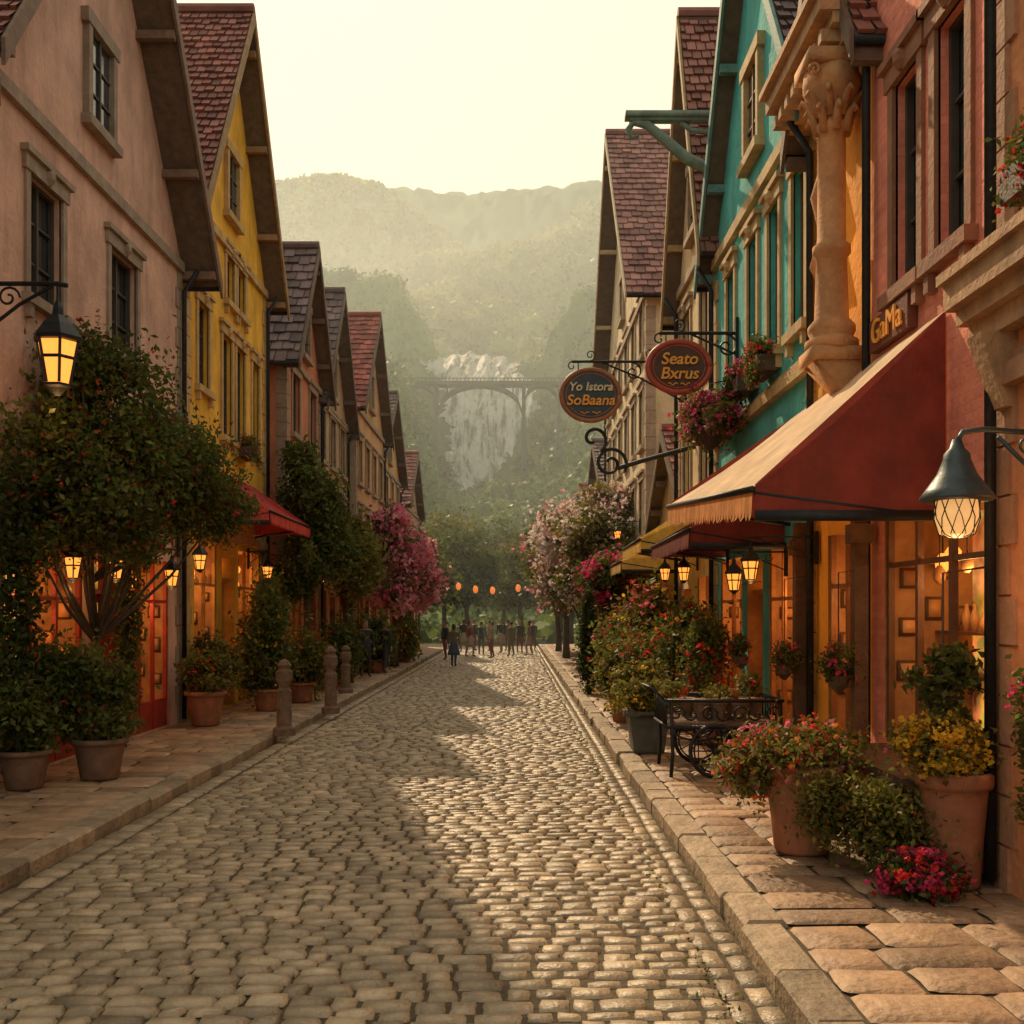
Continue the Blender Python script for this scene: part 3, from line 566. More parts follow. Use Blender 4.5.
potplant('planter_box',1.95,15.1,.45,.62,[(1.9,15.1,.95,.45,.4,.25)],2400,.04,'olive',[('yellow',90,.025)],mat=M('lead_planter',(.09,.09,.08),.6,.3,6,.2,30,stain=.4),square=True)
e=E('display_counter'); b=B(); b.box(ID,3.1,3.68,8.05,10.1,.3,.82); b.box(ID,3.02,3.68,7.98,10.17,.82,.9); 
for k in range(8): b.box(ID,3.07,3.098,8.1+k*.25,8.3+k*.25,.38,.75)
for yy in(8.1,10.0): b.box(ID,3.12,3.22,yy,yy+.08,.13,.3)
b.obj('panelled_body',M('counter_wood',(.13,.07,.04),.6,.35,6,.3,30),e)
for y in (10.5,12.7):
    e=E('timber_post'); b=B(); b.box(ID,3.46,3.6,y-.07,y+.07,.13,3.3); b.box(ID,3.42,3.64,y-.11,y+.11,.13,.5); b.box(ID,3.42,3.64,y-.11,y+.11,2.9,3.1); b.obj('post',M('post_wood',(.13,.065,.035),.6,.35,6,.4,30,stain=.4),e)
for y in (6.4,10.45,12.55,14.95): 
    b=B(); b.lathe((3.3,y,1.55),[(.02,-.18),(.1,-.1),(.12,0)],12); b.tube([(3.3,y,1.5),(3.3,y,2.6),(3.6,y,2.65)],.008,5); e=E('hanging_basket'); b.obj('basket',DARKW,e); foliage(e,[(3.3,y,1.65,.18,.18,.22)],800,.028,'green',[('magenta',50,.02)])
plant('flowering_shrub',[(2.7,19.5,1.1,.8,1.0,.75),(3.0,18.2,1.7,.55,.7,.7),(2.4,21,1.0,.7,.9,.7)],11000,.055,'green',[('red',460,.045),('orange',160,.045)],nc=40)
plant('flowering_shrub',[(2.7,24.5,1.3,.8,1.2,.9),(3.0,23,2.1,.6,.8,.8),(2.7,27,1.1,.6,1.2,.8)],9000,.07,'olive',[('red',260,.05),('yellow',160,.05),('pink',320,.05)],nc=40)
potplant('potted_shrub',2.2,17.3,.32,.5,[(2.1,17.3,1.0,.45,.4,.4)],2600,.045,'olive',[('yellow',200,.03)])
potplant('potted_shrub',2.05,19.3,.3,.5,[(1.95,19.3,1.0,.4,.4,.45)],2200,.05,'olive',[('yellow',140,.035)])
potplant('potted_shrub',2.4,22.2,.35,.6,[(2.35,22.2,1.2,.45,.5,.5)],2200,.06,'olive')
potplant('potted_shrub',3.0,16.1,.3,.5,[(3.0,16.1,1.3,.4,.5,.7)],2800,.045,'green',[('red',220,.035)])
e=E('cypress_tree'); b=B(); b.tube([(1.88,26,.1),(1.88,26,2.6)],[.07,.02],7); b.obj('trunk',DARKW,e); foliage(e,[(1.88,26,.8,.34,.34,.7),(1.88,26,1.5,.3,.3,.8),(1.88,26,2.2,.2,.2,.6),(1.88,26,2.6,.1,.1,.3)],6500,.045,'dark',nc=34)
tree('blossom_tree',(2.9,32,.1),3.6,[(2.5,31.5,4.6,1.2,1.5,1.1),(2.9,33,5.4,1.0,1.4,.9),(2.2,32,3.3,.9,1.3,.9),(3.0,30,3.3,.9,1.2,.9)],15000,.08,'olive',[('lightpink',1000,.055),('white',1300,.055)])
tree('blossom_tree',(2.7,38,.1),3.6,[(2.3,38,4.9,1.5,2,1.4),(2.0,40,3.6,1.2,2,1.2)],9000,.1,'olive',[('white',1500,.07),('lightpink',700,.07)])
tree('blossom_tree',(2.5,27.5,.1),2.8,[(2.6,27.5,3.1,.9,1.1,.7)],5000,.07,'green',[('magenta',500,.05)])
tree('street_tree',(2.3,46,.1),4,[(1.9,46,5,1.6,2.2,1.8),(2.2,49,4,1.5,2,1.6)],9000,.12,'green',[('pink',500,.08)])
tree('street_tree',(2.3,54,.1),4,[(2.0,54,5,1.7,2.4,2),(2.2,58,5,1.7,2,2)],9000,.13,'green')
tree('flowering_street_tree',(-5.9,14.2,.1),4.2,[(-5.6,14.3,4.7,1.1,1.5,1.2),(-5.2,15.6,4.3,1.05,1.3,.95),(-5.8,12.9,4.0,.75,1.1,.95),(-5.5,13.6,3.5,.9,1.2,.75),(-4.95,16.8,3.9,.75,1.0,.65),(-5.75,13.4,5.6,.5,.8,.5),(-5.9,12.6,3.1,.4,.6,.6),(-5.5,14.6,3.2,.6,.8,.4)],40000,.048,'green',[('rust',800,.03),('red',160,.024)],nc=46,clumpr=.19,tr=.08,nb=4)
tree('street_tree',(-5.2,25.2,.1),3.8,[(-5.1,25.4,4.9,.9,1.2,1.0),(-4.9,26,3.9,.9,1.3,1.0),(-5.2,24.6,3.2,.7,1,.9),(-5.3,25.5,6.0,.5,.7,.6)],16000,.07,'green',nc=34,clumpr=.2,tr=.09)
tree('street_tree',(-4.9,30,.1),3.2,[(-4.7,30,3.6,.9,1.4,1.0),(-5,31,4.4,.7,1.1,.8)],9000,.085,'olive')
tree('pink_blossom_tree',(-4.6,39,.1),3.2,[(-4.3,39,4.3,1.1,1.7,1.2),(-3.9,40.5,3.4,1.0,1.5,1.0),(-4.6,38,5.4,.7,1.1,.8),(-4.6,38,3,.9,1.2,.9)],7000,.09,'olive',[('pink',1700,.08),('lightpink',2200,.08),('magenta',300,.07)])
tree('street_tree',(-4.8,47,.1),3.5,[(-4.5,47,4.0,1.2,2,1.5)],7000,.11,'green',[('lightpink',500,.08)])
potplant('potted_bush',-5.15,12.7,.33,.5,[(-5.35,12.9,1.3,.5,.5,.5),(-5.1,12.7,.8,.4,.35,.2),(-5.6,12.6,1.2,.35,.4,.55)],7500,.042,'green',[('rust',120,.03)],mat=M('brown_pot',(.18,.1,.065),.6,.3,6,.2,30,stain=.5),nc=34)
potplant('potted_bush',-5.75,12.0,.3,.45,[(-5.75,12.0,.95,.35,.4,.45)],3200,.045,'green',mat=M('brown_pot',(.18,.1,.065)),nc=20)
potplant('potted_bush',-5.65,18.7,.36,.62,[(-5.6,18.7,1.1,.45,.4,.35)],2600,.05,'olive',[('red',40,.035)],square=False)
potplant('potted_bush',-5.9,19.8,.3,.8,[(-5.8,19.8,1.3,.45,.5,.45)],2400,.05,'olive',[('orange',60,.035)])
potplant('potted_bush',-5.2,21.5,.33,.45,[(-5.3,21.6,1.2,.5,.6,.75),(-5.4,22,2.1,.5,.6,.8)],6500,.06,'green',[('yellow',90,.04)],nc=26)
potplant('potted_bush',-4.9,23.5,.33,.45,[(-5.0,23.7,1.1,.6,.7,.8)],4200,.06,'olive',[('orange',120,.04)])
potplant('potted_bush',-5.0,28,.33,.45,[(-5.0,28,1.1,.7,.9,.9)],4200,.07,'green',[('red',60,.045)])
potplant('potted_bush',-4.8,35,.4,.45,[(-4.8,35,1.2,.7,1.2,.9)],3200,.08,'green')
potplant('potted_bush',-4.7,43,.4,.45,[(-4.6,43,1.0,.6,1.4,.9)],2500,.1,'green',[('yellow',90,.06)])
plant('climbing_vine',[(-6.0,15.9,2.2,.18,.35,1.3),(-6.05,15.9,1,.16,.3,.9)],2600,.05,'green',nc=26)
plant('climbing_vine',[(-6.0,12.3,2.6,.2,.4,1.6),(-6.0,12.2,1.2,.2,.4,1)],3200,.05,'dark',nc=26)
def windowbox(s,X0,y0,y1,z,fl):
    e=E('flower_window_box'); b=B(); x0=X0+s*.06; x1=X0+s*.34; b.box(ID,min(x0,x1),max(x0,x1),y0,y1,z-.24,z-.02); b.obj('box',DARKW,e)
    c=(y0+y1)/2; foliage(e,[(X0+s*.22,c,z+.1,.2,(y1-y0)/2+.05,.18),(X0+s*.3,c,z-.15,.12,(y1-y0)/2,.2)],1700,.032,'green',[(fl,170,.024)],nc=24)
windowbox(-1,XR,5.9,7.1,5.25,'red'); windowbox(-1,XR,14.2,15.0,5.8,'red'); windowbox(-1,XR,15.5,16.3,5.8,'magenta'); windowbox(-1,XR,17.1,17.9,5.7,'pink')
windowbox(1,XL,23,23.9,5.95,'red')
e=E('hanging_flower_basket'); foliage(e,[(3.2,17.2,5.45,.42,.6,.45),(3.3,16.2,5.3,.3,.5,.3)],3600,.045,'olive',[('magenta',360,.038),('lightpink',240,.038)],nc=24); b=B(); b.lathe((3.25,17,5.2),[(.05,-.3),(.3,-.05),(.32,0)],14); b.tube([(3.25,17,5.2),(3.25,17,6.0),(3.7,17,6.05)],.012,5); b.obj('basket',DARKW,e)
# ------------------------------------------------------------------ bollards, cart
WW=M('weathered_wood',(.2,.13,.09),.85,.35,8,.7,25,stain=.5)
for (x,y,h) in ((-3.9,17.3,1.25),(-3.78,21.0,1.35),(-4.3,26,1.2)):
    e=E('carved_wooden_bollard'); b=B()
    b.lathe((x,y,.12),[(.19,0),(.19,.12),(.13,.16),(.11,.3),(.12,h*.5),(.135,h*.6),(.09,h*.64),(.1,h*.68),(.14,h*.74),(.145,h*.86),(.09,h*.9),(.12,h*.95),(.08,h),(.02,h*1.03)],9)
    for k in range(6): a=k*math.pi/3; b.tube([(x+.11*math.cos(a+j*.3),y+.11*math.sin(a+j*.3),.3+j*h*.1) for j in range(5)],.02,5)
    b.obj('post',WW,e,False)
def wheel(b,c,r):
    x,y,z=c; n=24; P=[(x+r*math.cos(2*math.pi*i/n),y,z+r*math.sin(2*math.pi*i/n)) for i in range(n+1)]; b.tube(P,.026,6)
    P=[(x+r*.85*math.cos(2*math.pi*i/n),y,z+r*.85*math.sin(2*math.pi*i/n)) for i in range(n+1)]; b.tube(P,.012,5)
    for i in range(12): a=i*math.pi/6; b.tube([(x,y,z),(x+r*math.cos(a),y,z+r*math.sin(a))],.01,4)
    b.lathe((x,y-.0,z),[(.04,-.04),(.05,0),(.04,.04)],8)
e=E('iron_flower_cart'); b=B(); z=.14; ya,yb=12.8,13.9
for yy in (ya-.06,yb+.06): wheel(b,(2.5,yy,z+.33),.32); wheel(b,(3.1,yy,z+.24),.23)
b.tube([(2.5,ya-.06,z+.33),(2.5,yb+.06,z+.33)],.022,6); b.tube([(3.1,ya-.06,z+.24),(3.1,yb+.06,z+.24)],.02,6)
for x in (1.95,3.3):
    for yy in(ya,yb): b.tube([(x,yy,z),(x+.02,yy,z+.3),(x,yy,z+.95)],.024,6)
for yy in (ya,yb):
    for zz in (.62,.95): b.tube([(1.9,yy,z+zz),(3.35,yy,z+zz)],.026,6)
    b.tube([(1.95+k*.135,yy,z+.55-.1*math.sin(k*math.pi/5)) for k in range(11)],.016,5)
    for k in range(7): b.tube(spiral((2.02+k*.2,yy,z+.785),.11,k%2*3,7,16),.014,5)
    b.tube([(2.5,yy,z+.33),(2.4,yy,z+.5),(2.5,yy,z+.62)],.02,6)
for x in (1.9,3.35):
    for zz in(.62,.95): b.tube([(x,ya,z+zz),(x,yb,z+zz)],.022,6)
    for k in range(8): b.tube([(x,ya+.07+k*.14,z+.62),(x,ya+.07+k*.14,z+.95)],.012,5)
b.tube([(1.9,ya+.2,z+.95),(1.72,ya+.25,z+1.1),(1.7,yb-.25,z+1.1),(1.9,yb-.2,z+.95)],.02,6)
b.obj('frame_and_wheels',IRON,e,True); b=B()
for k in range(9): b.box(ID,1.93,3.32,ya+.02+k*.12,ya+.11+k*.12,z+.64,z+.67)
for k in range(14): b.lathe((R.uniform(2.05,3.2),R.uniform(ya+.1,yb-.1),z+.67),[(.07,0),(.1,.2),(.115,.22),(.115,.25)],10,R.uniform(.6,1.2))
b.obj('tray_and_pots',WW,e); foliage(e,[(2.1,13.3,1.2,.2,.3,.12),(2.65,13.3,1.15,.25,.3,.1),(3.1,13.4,1.25,.2,.3,.14)],1500,.028,'olive',[('red',60,.02)])
# ------------------------------------------------------------------ people
SK=M('skin',(.42,.24,.17),.6,.1,5,0,1)
def person(x,y,z,rot,sc,top,leg,hair,pose=0,female=False):
    e=E('person'); st=.12 if pose==1 else .03; sw=.19 if female else .21
    J={0:(0,0,.95),1:(0,0,1.15),2:(0,0,1.38),3:(0,0,1.5),
       4:(sw,0,1.42),5:(sw+.05,.02,1.13),6:(sw+.05,-.08-(.1 if pose==2 else 0),.9+(.18 if pose==2 else 0)),7:(-sw,0,1.42),8:(-sw-.05,.03,1.13),9:(-sw-.04,-.05,.89),
       10:(.1,0,.9),11:(.11,-st-.02,.5),12:(.11,-st+.02,.09),13:(.12,-st-.13,.04),14:(-.1,0,.9),15:(-.11,st-.02,.5),16:(-.11,st+.06,.09),17:(-.12,st-.08,.04)}
    rad=[.14,.125,.14,.055,.07,.045,.03,.07,.045,.03,.095,.062,.04,.035,.095,.062,.04,.035]
    if female: rad[1]=.105
    ed=[(0,1),(1,2),(2,3),(2,4),(4,5),(5,6),(2,7),(7,8),(8,9),(0,10),(10,11),(11,12),(12,13),(0,14),(14,15),(15,16),(16,17)]
    me=bpy.data.meshes.new('b'); me.from_pydata([J[i] for i in range(18)],ed,[]); o=bpy.data.objects.new('tmp',me); COL.objects.link(o)
    o.modifiers.new('s','SKIN'); sv=me.skin_vertices[0].data
    for i,r in enumerate(rad): sv[i].radius=(r*(1.15 if i<3 else 1),r*(.8 if i<3 else 1)); sv[i].use_root=(i==0)
    o.modifiers.new('u','SUBSURF').levels=1
    dg=bpy.context.evaluated_depsgraph_get(); m2=bpy.data.meshes.new_from_object(o.evaluated_get(dg)); bpy.data.objects.remove(o)
    mats=[M('cloth_%d%d%d'%tuple(int(c*99) for c in top),top,.9,.2,6),M('cloth_%d%d%d'%tuple(int(c*99) for c in leg),leg,.9,.2,6),SK,M('shoe_leather',(.03,.02,.015),.5)]
    m2.materials.clear()
    for m in mats: m2.materials.append(m)
    for p in m2.polygons:
        c=p.center; p.use_smooth=True
        p.material_index=3 if c.z<.1 else 1 if (c.z<.93 and abs(c.x)<.2) else 2 if (c.z>1.47 or (abs(c.x)>.2 and c.z<.94)) else 0
    T=Matrix.Translation((x,y,z))@Matrix.Rotation(rot,4,'Z')@Matrix.Scale(sc,4)
    m2.transform(T); ob=bpy.data.objects.new('body',m2); COL.objects.link(ob); ob.parent=e
    def add(b,n,m,sm=True):
        oo=b.obj(n,m,e,sm); oo.data.transform(T)
    h=B(); h.lathe((0,-.01,1.62),[(.035,-.13),(.06,-.11),(.075,-.05),(.082,.02),(.075,.08),(.04,.12),(.01,.13)],14,sx=.92,sy=1.12)
    h.add([(-.014,-.1,1.6),(.014,-.1,1.6),(0,-.125,1.597),(0,-.098,1.65)],[(0,1,2),(0,2,3),(1,3,2)])
    for s in(-1,1): h.lathe((s*.078,.01,1.615),[(.006,-.03),(.014,0),(.008,.03)],6,sx=.6)
    for w,s in ((J[6],1),(J[9],-1)):
        h.tube([w,(w[0],w[1]-.01,w[2]-.07)],[.028,.034],8)
        for k in range(4): h.tube([(w[0],w[1]-.04+k*.019,w[2]-.06),(w[0]-s*.006,w[1]-.045+k*.019,w[2]-.11),(w[0]-s*.02,w[1]-.045+k*.019,w[2]-.145-.008*(k in(1,2)))],[.009,.008,.006],5)
        h.tube([(w[0],w[1]-.03,w[2]-.03),(w[0]-s*.01,w[1]-.06,w[2]-.07),(w[0]-s*.015,w[1]-.06,w[2]-.1)],[.011,.01,.007],5)
    add(h,'head_and_hands',SK)
    f=B()
    for s in(-1,1): f.lathe((s*.03,-.094,1.625),[(.004,-.006),(.009,0),(.004,.006)],6)
    f.box(ID,-.022,.022,-.098,-.09,1.56,1.566); add(f,'eyes_and_mouth',M('face_dark',(.05,.02,.02),.5))
    g=B(); g.lathe((0,.018,1.64),[(.07,-.1 if female else -.04),(.09,-.02),(.092,.04),(.08,.1),(.045,.135),(.01,.145)],14,sx=.95,sy=1.05)
    add(g,'hair',M('hair_%d'%int(hair[0]*100),hair,.6))
    if female:
        k=B(); k.lathe((0,0,.55),[(.27,-.05),(.24,.1),(.17,.35),(.13,.5)],16,sx=1,sy=.8); add(k,'skirt',mats[1])
D=[(.05,.05,.07),(.2,.07,.06),(.06,.09,.14),(.3,.25,.2),(.04,.04,.04),(.15,.13,.1)]
ppl=[(-4.75,32.5,.13,.4,1.03,0,4,0,False),(-4.4,34.5,.13,2.6,1.0,4,0,1,False),(-2.45,41,.0,2.9,.97,5,2,1,True)]
for i,(x,y) in enumerate([(-3.2,47),(-2.2,50),(-1.75,53),(-1.1,48.5),(-.75,55),(-.2,50.5),(.25,55),(.7,51.5),(1.0,57),(-1.45,57),(-2.8,56),(-.4,58),(-2.3,58.5)]): ppl.append((x,y,.0,R.uniform(0,6.28),R.uniform(.95,1.05),i%6,(i*2+1)%6,i%3,i%3==1))
for (x,y,z,r,sc,a,c,p,fm) in ppl: person(x,y,z,r,sc,D[a],D[c],(.04,.02,.015) if a%2 else (.1,.06,.03),p,fm)
# ------------------------------------------------------------------ valley, forest, waterfall, bridge, hills
TB=NR.random((97,97,4))
def canopy(X,Y,cell,amp):
    gx=np.floor(X/cell).astype(int); gy=np.floor(Y/cell).astype(int); best=np.zeros_like(X)-1; tint=np.ones_like(X)
    for i in(-1,0,1):
        for j in(-1,0,1):
            t=TB[(gx+i)%97,(gy+j)%97]; sx=(gx+i+t[...,0])*cell; sy=(gy+j+t[...,1])*cell; r=cell*(.6+.35*t[...,2])
            d=((X-sx)**2+(Y-sy)**2)/r**2; h=amp*(.55+.6*t[...,3])*np.sqrt(np.clip(1-d,0,1)); m=h>best; best=np.where(m,h,best); tint=np.where(m,.5+.95*t[...,2],tint)
    return best,tint
def field(name,x0,x1,nx,y0,y1,ny,fn,mat,parent=None):
    X,Y=np.meshgrid(np.linspace(x0,x1,nx),np.linspace(y0,y1,ny),indexing='ij'); Z,T=fn(X,Y)
    V=np.stack([X,Y,Z],2).reshape(-1,3); i=np.arange(nx*ny).reshape(nx,ny)
    F=np.stack([i[:-1,:-1],i[1:,:-1],i[1:,1:],i[:-1,1:]],2).reshape(-1,4)
    return mk(name,V,F,mat,parent,True,T.reshape(-1)),V,T.reshape(-1)
def wn(X,Y,f,s): return np.sin(X*f+s)*np.cos(Y*f*1.3+s*2)+.5*np.sin(X*f*2.3+Y*f*1.7+s*3)
def gbase(X,Y):
    xc=-2-.03*(Y-100); dx=X-xc; fl=np.interp(Y,[70,110,150,240,280,286,290,296,300,345],[-1.5,-1,6,27,36,42,55,64,75,80])
    hw=np.interp(Y,[95,200,240,270,300],[4,9,9,13,17])+1.5*np.sin(Y*.31)+1.0*np.sin(Y*.83+(dx>0)*2); S=np.where(dx<0,np.interp(Y,[90,150,220,300],[3,18,28,20]),np.interp(Y,[90,150,220,300],[3,10,14,18]))
    side=ss((abs(dx)-hw)/14)*S+np.clip(abs(dx)-hw-20,0,200)*np.interp(Y,[90,150,345],[0,.05,.03])
    return fl+side+wn(X,Y,.08,1)*1.2*np.clip((Y-90)/50,0,1),dx,hw
def gorge(X,Y):
    Z,dx,hw=gbase(X,Y); c,t=canopy(X,Y,5.5,7.5); chan=np.clip((hw-abs(dx))/3+.6,0,1)*np.clip((Y-225)/12,0,1); fade=np.clip((Y-95)/20,0,1)
    return Z+(c+wn(X,Y,1.9,2)*.5)*(1-chan)*fade,t
FOR=M('forest_canopy',(.08,.12,.03),.9,.35,.35,.6,1.2,attr=True)
val=E('valley_forest')
_,V,T=field('gorge_slopes',-150,150,260,78,345,240,gorge,FOR,val)
def scatter(V,T,n,size,kind,parent):
    idx=NR.integers(0,len(V),n); P=V[idx]+NR.normal(size=(n,3))*np.array([1.2,1.2,.7]); VV,F=leafmesh(P,size,asp=.8)
    mk('leaf_clumps',VV,F,leafmat(kind),parent,False,np.repeat(T[idx]*(.7+.6*NR.random(n)),4))
def keep(V,T,xa,xb):
    m=(V[:,0]>xa)&(V[:,0]<xb); return V[m],T[m]
def notchan(V,T):
    Z,dx,hw=gbase(V[:,0],V[:,1]); m=(abs(dx)>hw-1)|(V[:,1]<224); return V[m],T[m]
Vk,Tk=notchan(*keep(V,T,-60,60)); scatter(Vk,Tk,80000,.6,'green',val)
def midhill(X,Y):
    top=np.interp(X,[-150,-90,-55,0,40,150],[128,145,160,176,196,215]); f=ss((Y-335)/190); back=ss((Y-540)/120)
    Z=78+(top-78)*f**.8-back*60+wn(X,Y,.045,4)*7*f; c,t=canopy(X,Y,8,10); r=np.clip((14-abs(X+12))/4,0,1)*np.clip((375-Y)/20,0,1)
    return np.where(r>0,79*r+(Z+c)*(1-r),Z+c),t
mh=E('forested_hill'); _,V,T=field('slopes',-220,220,260,345,660,150,midhill,FOR,mh)
Vk,Tk=keep(V,T,-120,90); scatter(Vk,Tk,60000,1.2,'olive',mh)
HZ=M('distant_hill_woods',(.1,.145,.09),1,.3,.03,.5,.08,attr=True)  # paler and bluer than the nearer forest: distance haze mixed into the colour
def ridge(xs,zs,yc,wd):
    xx=np.linspace(xs[0],xs[-1],1500); zz=np.interp(xx,xs,zs); k=np.hanning(141); k/=k.sum(); zz=np.convolve(np.pad(zz,70,'edge'),k,'valid')
    def fn(X,Y):
        top=np.interp(X,xx,zz)+wn(X,Y*0,.05,3)*1.2; f=1-ss(abs(Y-yc)/wd)**.9; c,t=canopy(X,Y,11,9); return top*f+wn(X,Y,.02,5)*12*f*(1-f)*2+c,t
    return fn
h1=E('wooded_ridge')
_,V,T=field('slopes',-520,520,360,640,1010,170,ridge([-520,-230,-160,-110,-70,-30,20,80,520],[330,366,380,366,338,295,258,232,200],900,255),HZ,h1)
Vk,Tk=keep(V,T,-260,140); m_=Vk[:,1]<910; scatter(Vk[m_],Tk[m_],50000,2.2,'olive',h1)
field('hill',-900,900,330,1030,1450,90,ridge([-900,-300,-140,-90,-50,-10,40,100,900],[480,500,515,508,505,508,514,524,545],1250,215),HZ)
for i,(x,y,h) in enumerate([(-7,70,8),(-3.5,76,8.5),(0.5,80,8),(4,74,8.5),(8,72,9),(-11,76,11),(-6,86,11),(-1,92,11),(4,90,11),(9,88,12),(-14,90,15),(13,86,12)]):
    tree('woodland_tree',(x,y,-.1),h*.7,[(x,y,h*.75,h*.26,h*.26,h*.24),(x-h*.12,y+1,h*.5,h*.26,h*.26,h*.22),(x+h*.14,y-1,h*.52,h*.24,h*.24,h*.22)],7500,.18,R.choice(['green','green','olive']),tr=.2,nc=24)
for i,(x,y,z,h) in enumerate([(-26,272,52,10),(-23,262,44,10),(-21,250,36,11),(6,268,48,9),(7,258,42,10),(5,246,34,10),(9,276,56,9),(-28,284,62,9),(-15,240,27,8),(-18,238,34,9),(2,238,35,8),(-24,240,44,9),(9,240,42,9)]):
    tree('bankside_tree',(x,y,z-3),h*.7,[(x,y,z+h*.35,h*.28,h*.28,h*.3),(x-h*.15,y,z+h*.1,h*.26,h*.24,h*.24),(x+h*.15,y-1,z+h*.15,h*.25,h*.25,h*.22)],1800,.42,'green',tr=.25,nc=16)
wf=E('waterfall'); 
wm=bpy.data.materials.new('falling_water'); wm.use_nodes=True; N=wm.node_tree.nodes; L=wm.node_tree.links; bs=N['Principled BSDF']; bs.inputs['Roughness'].default_value=.6
tc=N.new('ShaderNodeTexCoord'); mp=N.new('ShaderNodeMapping'); mp.inputs['Scale'].default_value=(.55,.1,.06); nz=N.new('ShaderNodeTexNoise'); nz.inputs['Scale'].default_value=1; nz.inputs['Detail'].default_value=9; nz.inputs['Roughness'].default_value=.72
cr=N.new('ShaderNodeValToRGB'); cr.color_ramp.elements[0].position=.4; cr.color_ramp.elements[0].color=(.2,.23,.22,1); cr.color_ramp.elements[1].position=.52; cr.color_ramp.elements[1].color=(.95,.95,.94,1)
L.new(tc.outputs['Object'],mp.inputs[0]); L.new(mp.outputs[0],nz.inputs['Vector']); L.new(nz.outputs['Fac'],cr.inputs[0]); L.new(cr.outputs[0],bs.inputs['Base Color'])
tl=N.new('ShaderNodeBsdfTranslucent'); L.new(cr.outputs[0],tl.inputs[0]); mxs=N.new('ShaderNodeMixShader'); mxs.inputs[0].default_value=.65; L.new(bs.outputs[0],mxs.inputs[1]); L.new(tl.outputs[0],mxs.inputs[2]); L.new(mxs.outputs[0],N['Material Output'].inputs['Surface'])
def fall(name,prof,nx=90,sd=0):
    ns=90; s=np.linspace(0,len(prof)-1,ns); X,S=np.meshgrid(np.linspace(-1,1,nx),s,indexing='ij'); I=lambda k:np.interp(S,range(len(prof)),[p[k] for p in prof])
    w=I(3)*(1+.1*np.sin(S*2.1+sd)+.1*np.sin(S*5+X*2)+.08*np.sin(S*13+X*3+sd)); XX=I(2)+X*w
    step=.9*np.sin(S*6.28+np.sin(XX*.4+sd)*1.5)
    Y=I(0)+.7*np.sin(XX*.7+S)+.4*np.sin(XX*2.3+S*2)+NR.normal(size=X.shape)*.12+step*.5; Z=I(1)+.5*np.sin(XX*1.3)+NR.normal(size=X.shape)*.15+step*.3-1.2*X**2
    V=np.stack([XX,Y,Z],2).reshape(-1,3); i=np.arange(nx*ns).reshape(nx,ns); F=np.stack([i[:-1,:-1],i[1:,:-1],i[1:,1:],i[:-1,1:]],2).reshape(-1,4); mk(name,V,F,wm,wf,True)
fall('upper_cascade',[(372,83,-16,7),(340,81,-15,8),(305,79,-14,10),(298,76.5,-13,12),(290,72,-12,12),(284,68.5,-10,11),(280,66,-9,10),(277,62,-8,9)])
fall('lower_cascade',[(284,67,-8,12),(279,64,-7.5,12.5),(275,60,-7,12),(271,56,-7,11),(266,51,-8,9.5),(262,46,-9,8),(257,41,-10,6.5),(250,36,-10,5.5),(240,31,-9,4)],90,2)
fall('side_cascade',[(279,67,1,3.5),(273,62,1.5,3.2),(268,56,.5,3),(264,50,-1,2.5),(258,43,-3,2)],40,4)
e=E('stone_arch_bridge'); b=B(); y0,y1=233,236; zt=54.5
b.box(ID,-40,24,y0-.3,y1+.3,zt-.6,zt)
for yy in (y0-.25,y1+.05):
    b.box(ID,-40,24,yy,yy+.2,zt+.8,zt+1.0)
    for k in range(72): b.box(ID,-40+k*.89,-40+k*.89+.2,yy,yy+.2,zt,zt+.8)
def arch(x0,x1,r):
    m=18; cz=zt-.9-r
    arc=[(x0+(x1-x0)*k/m,cz+math.sqrt(max(0,1-((k/m)*2-1)**2))*r) for k in range(m+1)]
    for k in range(m):
        (p,q),(p2,q2)=arc[k],arc[k+1]; th=.7; T_=lambda z,k_: min(z+th+.35*abs(k_-m/2)/m,zt-.6)
        b.hexa([(p,y0,q),(p2,y0,q2),(p2,y1,q2),(p,y1,q),(p,y0,T_(q,k)),(p2,y0,T_(q2,k+1)),(p2,y1,T_(q2,k+1)),(p,y1,T_(q,k))])
    for k in (2,4,m-4,m-2):
        p,q=arc[k]; b.box(ID,p-.15,p+.15,y0+.1,y1-.1,q+.3,zt-.59)
xs=[-34,-26,-18,2,10,18]
for i in range(len(xs)-1): arch(xs[i]+.3,xs[i+1]-.3,3.6 if i!=2 else 6.5)
for i,a in enumerate(xs): b.box(ID,a-.4,a+.4,y0+.01,y1-.01,24,zt-.6); b.box(ID,a-.6,a+.6,y0-.2,y1+.2,24,zt-8)
for k in range(5,14):
    a=-18+20*k/18
b.obj('arches_and_deck',M('bridge_stone',(.055,.052,.048),.9,.3,.5,.5,2),e)
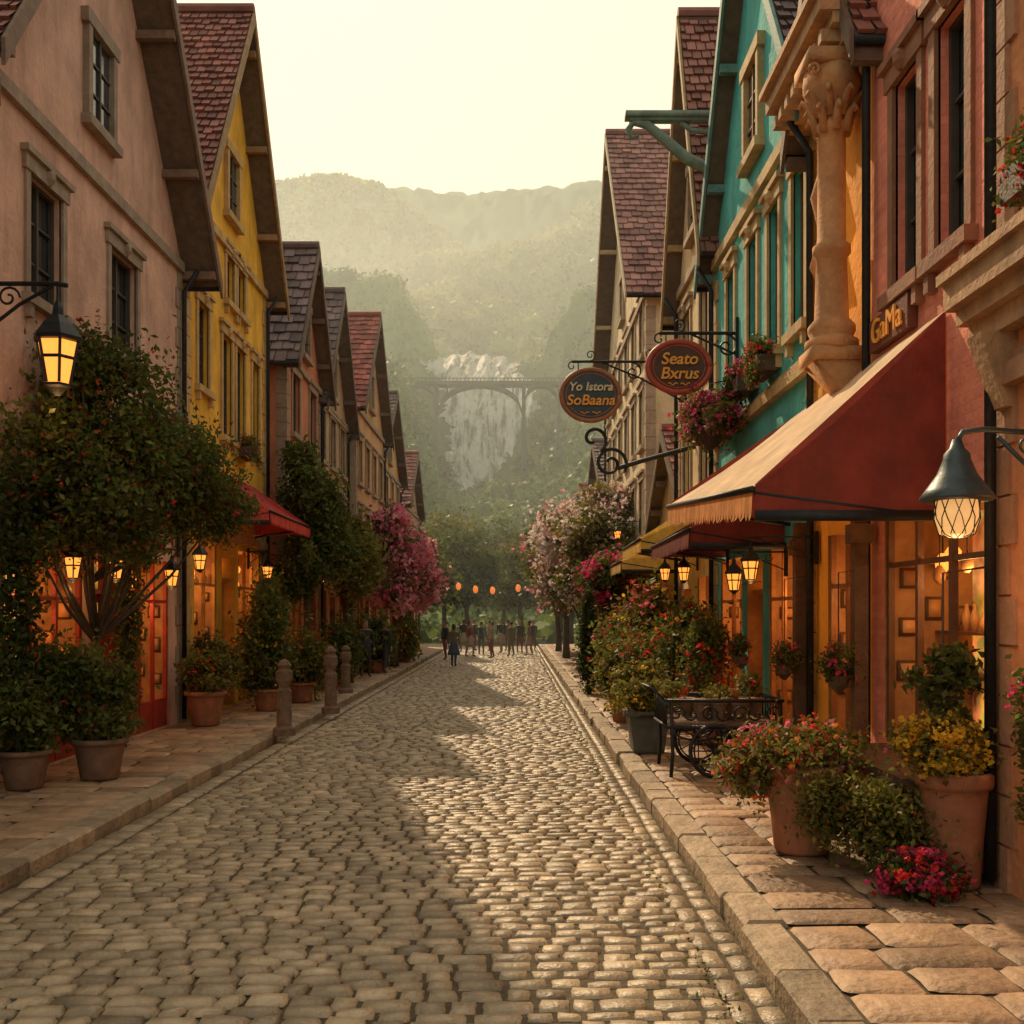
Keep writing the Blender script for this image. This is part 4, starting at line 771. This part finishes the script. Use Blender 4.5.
# ------------------------------------------------------------------ haze in the valley and far street
hz=mk('morning_haze',[(x,y,z) for z in(-.5,175) for (x,y) in((-900,26),(900,26),(900,1500),(-900,1500))],[(0,3,2,1),(4,5,6,7),(0,1,5,4),(1,2,6,5),(2,3,7,6),(3,0,4,7)],None)
m=bpy.data.materials.new('haze'); m.use_nodes=True; N=m.node_tree.nodes; L=m.node_tree.links; N.remove(N['Principled BSDF'])
vs=N.new('ShaderNodeVolumeScatter'); vs.inputs['Color'].default_value=(.86,.98,.98,1); vs.inputs['Density'].default_value=.0012; vs.inputs['Anisotropy'].default_value=.45
L.new(vs.outputs[0],N['Material Output'].inputs['Volume']); hz.data.materials.clear(); hz.data.materials.append(m)
# ------------------------------------------------------------------ light
EL,AZ=math.radians(38),math.radians(18.5)
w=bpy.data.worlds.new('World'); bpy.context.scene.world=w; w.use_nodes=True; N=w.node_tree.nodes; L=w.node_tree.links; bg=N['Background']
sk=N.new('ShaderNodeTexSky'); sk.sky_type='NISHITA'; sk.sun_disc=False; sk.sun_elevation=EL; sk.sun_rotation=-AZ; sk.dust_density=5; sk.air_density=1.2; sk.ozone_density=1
def vm(op,a,b_):
    n=N.new('ShaderNodeVectorMath'); n.operation=op; L.new(a,n.inputs[0]); n.inputs[1].default_value=b_; return n.outputs[0]
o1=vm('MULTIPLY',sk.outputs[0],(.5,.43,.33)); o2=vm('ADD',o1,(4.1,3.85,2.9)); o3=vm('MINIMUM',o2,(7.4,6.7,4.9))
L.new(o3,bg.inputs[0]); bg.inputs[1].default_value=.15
s=bpy.data.lights.new('sun','SUN'); s.energy=5; s.angle=math.radians(.9); s.color=(1,.76,.46); so=bpy.data.objects.new('sun',s); COL.objects.link(so)
d=Vector((-math.sin(AZ)*math.cos(EL),math.cos(AZ)*math.cos(EL),math.sin(EL))); so.rotation_euler=(-d).to_track_quat('-Z','Y').to_euler()
cam=bpy.data.cameras.new('camera'); cam.lens=36; cam.sensor_width=36; cam.shift_y=.0977; cam.shift_x=-.003; cam.clip_end=6000; cam.clip_start=.05
co=bpy.data.objects.new('camera',cam); co.location=(0,0,2.2); co.rotation_euler=(math.pi/2,0,0); COL.objects.link(co); bpy.context.scene.camera=co
sc=bpy.context.scene; sc.view_settings.view_transform='Standard'; sc.view_settings.look='None'; sc.view_settings.exposure=0
